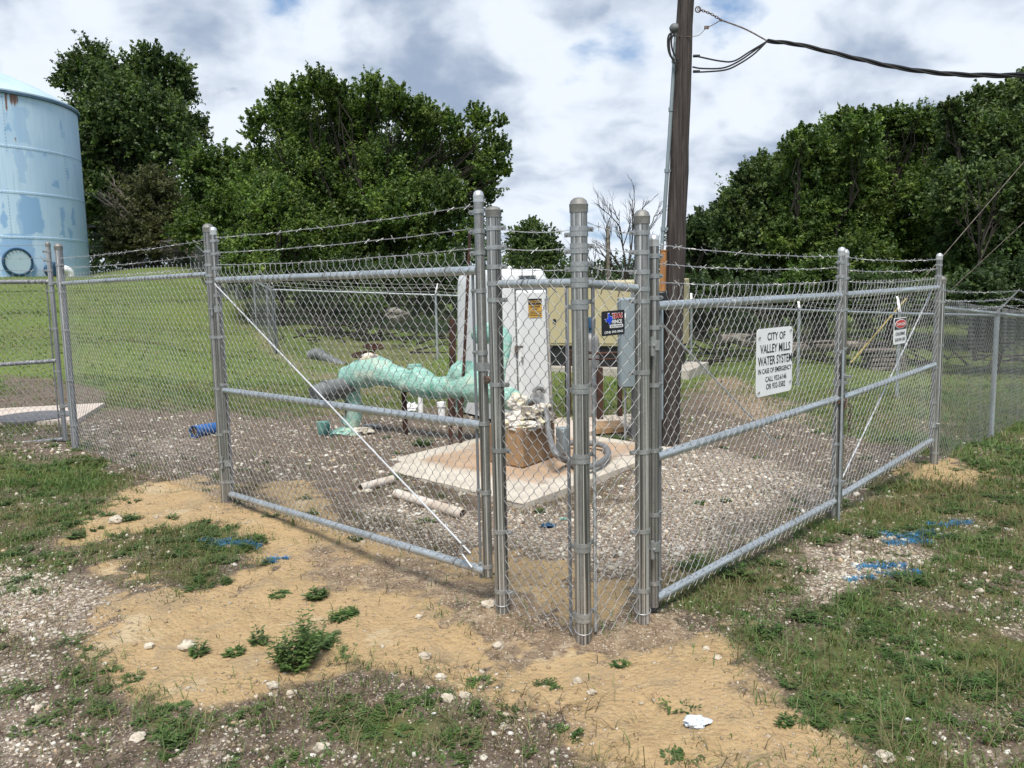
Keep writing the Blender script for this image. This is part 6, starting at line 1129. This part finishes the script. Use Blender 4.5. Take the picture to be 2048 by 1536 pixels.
mb.build('branches', M['deadwood'], TFl)
# bare tree and distant pole in the gap
def bare(label, foot, yd, tips, r, seed, depth=3, name='bare_tree'):
    global mb
    p = Y(*foot, yd); root = thing(name, (p[0], p[1], H(p[0], p[1])), label, 'tree'); mb = MB(); rr = random.Random(seed); limb(mb, (p[0], p[1], H(p[0], p[1])-.2), p, r*1.3, r, seed, 8)
    for t in tips: twig(p, Y(*t, yd+rr.uniform(-1, 1)), r*.6, depth, rr)
    mb.build('branches', M['bark'], root)
bare('leafless tree with fine twigs behind the corner posts', (1250,560), 50, [(1215,470),(1240,455),(1265,450),(1285,470),(1200,500),(1290,500)], .13, 3)
bare('second leafless tree left of the distant pole', (1190,575), 52, [(1175,500),(1190,520),(1160,520),(1210,540)], .07, 8, 2)
bare('bare grey snag among the trees at the far right', (1960,520), 22, [(1990,400),(1940,380),(2020,350),(1930,440),(2000,440)], .05, 21, 2, 'snag')
p = Y(1216, 570, 44); TDp = thing('utility_pole', (p[0], p[1], H(p[0], p[1])), 'distant bare wooden pole seen between the corner posts', 'utility pole'); mb = MB(); q = Y(1216, 452, 44); mb.tube([(p[0], p[1], H(p[0], p[1])-.2), q], [.10,.08], 12); mb.build('shaft', M['deadwood'], TDp)
mb = MB(); mb.tube([q-ez*.3-np.array([.02,.0,0]), q-ez*.24+np.array([.16,-.02,0])], .03, 6); mb.build('bracket', M['oldmetal'], TDp)
# guy wires at the right
for i, (a_, b_, lb) in enumerate((((2120,240,15.),(1700,728,14.2),'long thin guy wire sloping down to the yellow guard'),((2150,350,13.),(1880,600,14.),'second thin guy wire near the right edge'))):
    A0, B0 = Y(*a_), Y(*b_)
    if i == 0: B0[2] = H(B0[0], B0[1])+.0 if B0[2] < H(B0[0], B0[1]) else B0[2]
    if i == 1: d = (B0-A0); B0 = A0+d*1.35
    TGy = thing('guy_wire', (B0[0], B0[1], B0[2]), lb, 'wire'); mb = MB(); mb.tube([A0, B0], .007, 5); mb.build('wire', M['deadwood'], TGy)
    if i == 0: c0, c1 = Y(1812,592,14.4), Y(1702,726,14.2); t = .0; mb = MB(); mb.tube([A0+(B0-A0)*.735, A0+(B0-A0)*.995], .019, 10); mb.build('yellow_guard', M['yellow'], TGy)
# rocks and logs behind the back fence
for i, (px, py, s_, lb) in enumerate([(795,625,.5,'pale rock outcrop behind the back fence'),(1490,672,.45,'grey rock behind the water system sign')]):
    q0 = Y(px, py, 23 if i == 0 else 20.5); mb = MB(); s_ *= .55; q0[2] -= .1; mb.blob(q0, (s_*1.2, s_, s_*.7), .4, 1.6, i+9, 24, 16); o = mb.build('rock', M['rock']); tag(o, lb, 'rock')
for i, (a_, b_, y_, r, lb) in enumerate([((930,640),(985,630),24,.18,'dark log behind the left edge of the cabinet'),((1540,700),(1760,690),19.5,.16,'long grey log lying beyond the fence behind the signs'),((1440,680),(1540,672),21,.14,'short log lying beyond the fence near the grey rock')]):
    A0, B0 = Y(*a_, y_), Y(*b_, y_+.4); mb = MB(); mb.tube([A0, (A0+B0)/2+ez*.04, B0], [r, r*.9, r*.75], 10, wob=.08); o = mb.build('log', M['deadwood']); tag(o, lb, 'log')
q0 = np.array([*Y(1765, 712, 18.5)[:2], 0.]); q0[2] = H(q0[0], q0[1]); TK = thing('board_stack', q0, 'low stack of reddish grey boards beyond the fence, left of the danger sign post', 'boards')
for j in range(5): mb = MB(); mb.box(q0+ez*(.06+.1*j)+np.array([.05*random.uniform(-1, 1), 0, 0]), (.85, .5, .07), (1, .1+.05*random.uniform(-1, 1)), bevel=.01); mb.build('board', M['deadwood'], TK)
# ================================================================== SKY, SUN, CAMERA
SUN_EL, SUN_AZ = math.radians(60), math.radians(-176)     # azimuth from +Y towards +X (behind the scene, high)
w = bpy.data.worlds.new("World"); SC.world = w; w.use_nodes = True; nt = w.node_tree; nt.nodes.clear(); k = N(nt)
out = k.n('OutputWorld'); bg = k.n('Background'); nt.links.new(bg.outputs[0], out.inputs[0]); wn = k.n('TexNoise'); k.put(wn.inputs['Vector'], k.coord('Generated')); wn.inputs['Scale'].default_value = 4.5; wn.inputs['Detail'].default_value = 6; wv = k.n('VectorMath', operation='SUBTRACT'); k.put(wv.inputs[0], wn.outputs['Color']); wv.inputs[1].default_value = (.5,.5,.5); ws = k.n('VectorMath', operation='SCALE'); k.put(ws.inputs[0], wv.outputs[0]); ws.inputs['Scale'].default_value = .30
wd = k.n('VectorMath', operation='ADD'); k.put(wd.inputs[0], k.coord('Generated')); k.put(wd.inputs[1], ws.outputs[0]); warped = wd.outputs[0]
sky = k.n('TexSky', sky_type='NISHITA'); sky.sun_disc = False; sky.sun_elevation = SUN_EL; sky.sun_rotation = SUN_AZ; sky.air_density = 1.; sky.dust_density = .6; sky.ozone_density = 1.5
dr = k.coord('Generated'); sx = k.n('SeparateXYZ'); k.put(sx.inputs[0], dr); zc_ = k.m('MAXIMUM', sx.outputs[2], .0); den = k.m('ADD', zc_, .42)
cx_ = k.n('CombineXYZ'); k.put(cx_.inputs[0], k.m('DIVIDE', sx.outputs[0], den)); k.put(cx_.inputs[1], k.m('DIVIDE', sx.outputs[1], den)); pv = cx_.outputs[0]
base = k.noise(k.mapping(pv, (1,1,1), (3.1, 1.7, 0)), 1.35, 9, .58, .25); wq = k.n('VectorMath', operation='SCALE'); wn2 = k.n('TexNoise'); k.put(wn2.inputs['Vector'], pv); wn2.inputs['Scale'].default_value = 5; wn2.inputs['Detail'].default_value = 7; k.put(wq.inputs[0], wn2.outputs['Color']); wq.inputs['Scale'].default_value = .22
wq2 = k.n('VectorMath', operation='ADD'); k.put(wq2.inputs[0], pv); k.put(wq2.inputs[1], wq.outputs[0]); vb = k.n('TexVoronoi', feature='SMOOTH_F1', voronoi_dimensions='2D'); k.put(vb.inputs['Vector'], wq2.outputs[0]); vb.inputs['Scale'].default_value = 4.2; vb.inputs['Detail'].default_value = 3.; vb.inputs['Roughness'].default_value = .5; vb.inputs['Smoothness'].default_value = .6
bill = k.m('ADD', k.m('MULTIPLY', k.noise(k.mapping(pv, (1,1,1), (.4, 6.2, 0)), 3.4, 10, .66, .2), .55), k.m('MULTIPLY', k.m('SUBTRACT', 1.05, vb.outputs['Distance']), .40)); shade = k.noise(k.mapping(pv, (1,1,1), (7.7, 2.2, 0)), 1.1, 6, .55, .3)
def cloudspot(px, py, rpx, soft=.5):      # a patch of sky round one direction
    d = ray(px, py); d = d/np.linalg.norm(d); vm = k.n('VectorMath', operation='DOT_PRODUCT'); nv = k.n('VectorMath', operation='NORMALIZE'); k.put(nv.inputs[0], warped); k.put(vm.inputs[0], nv.outputs[0]); vm.inputs[1].default_value = tuple(d)
    ang = rpx/F; return k.ramp(vm.outputs['Value'], math.cos(ang*1.35), math.cos(ang*.25))
def acc(lst, val):
    for px, py, r, am in lst: val = k.m('ADD', val, k.m('MULTIPLY', cloudspot(px, py, r), am))
    return val
cov = acc([(585,10,120,-.30),(722,152,70,-.18),(1190,60,90,-.09),(1490,-10,90,-.16),(2000,60,170,.22),(900,90,260,.25),(700,60,120,.12),(250,60,300,.2),(1600,230,300,.2),(1150,400,300,.12)], base)
mask = k.ramp(k.m('ADD', cov, k.m('MULTIPLY', k.m('SUBTRACT', bill, .5), .55)), .34, .50)
grey = acc([(900,90,170,.26),(820,210,160,.12),(200,40,300,.10),(1620,240,240,.22),(1780,300,200,.2),(1180,300,170,.20),(1950,120,120,.12),(560,120,110,-.30),(1090,60,90,-.25),(1110,230,80,-.20),(1290,90,120,-.22),(1560,70,130,-.25),(1850,90,150,-.22),(1130,420,200,-.20),(430,250,130,-.22),(60,110,120,-.15),(1430,260,90,-.15),(1250,440,120,-.1)], shade)
gf = k.ramp(k.m('ADD', grey, k.m('MULTIPLY', k.m('SUBTRACT', bill, .5), 2.0)), .05, .90)
ccol = k.mix(gf, (.49,.53,.585), (.195,.245,.33)); ccol = k.mix(k.m('MULTIPLY', k.ramp(bill, .54, .66), k.ramp(gf, .8, .1)), ccol, (.72,.73,.74))
skyc = k.mix(1.0, sky.outputs[0], (.05, .055, .062), 'MULTIPLY'); skyc = k.mix(.6, skyc, (.15,.265,.44))
fin = k.mix(mask, skyc, ccol); fin = k.mix(k.ramp(sx.outputs[2], .0, -.05), fin, (.12,.12,.09))
k.put(bg.inputs[0], fin); bg.inputs[1].default_value = 1.0
ld = bpy.data.lights.new('sun', 'SUN'); ld.energy = 2.7; ld.angle = math.radians(22); ld.color = (1., .95, .87); lo = bpy.data.objects.new('sun', ld); COL.objects.link(lo)
sd_ = Vector((math.sin(SUN_AZ)*math.cos(SUN_EL), math.cos(SUN_AZ)*math.cos(SUN_EL), math.sin(SUN_EL))); lo.rotation_euler = sd_.to_track_quat('Z', 'Y').to_euler(); lo.location = (0, 0, 30)
cd = bpy.data.cameras.new('camera'); cd.sensor_width = 36; cd.lens = F/2048*36; cd.clip_end = 2000; cd.clip_start = .05; co_ = bpy.data.objects.new('camera', cd); COL.objects.link(co_)
from mathutils import Matrix
co_.matrix_world = Matrix(((RT[0], UP[0], -FWD[0], 0), (RT[1], UP[1], -FWD[1], 0), (RT[2], UP[2], -FWD[2], CH), (0, 0, 0, 1))); SC.camera = co_
SC.view_settings.view_transform = 'Standard'; SC.view_settings.look = 'None'; SC.view_settings.exposure = .85; SC.view_settings.gamma = 1
SC.cycles.max_bounces = 5; SC.cycles.diffuse_bounces = 3; SC.cycles.glossy_bounces = 2; SC.cycles.transmission_bounces = 3; SC.cycles.use_denoising = True; SC.cycles.caustics_reflective = False; SC.cycles.caustics_refractive = False
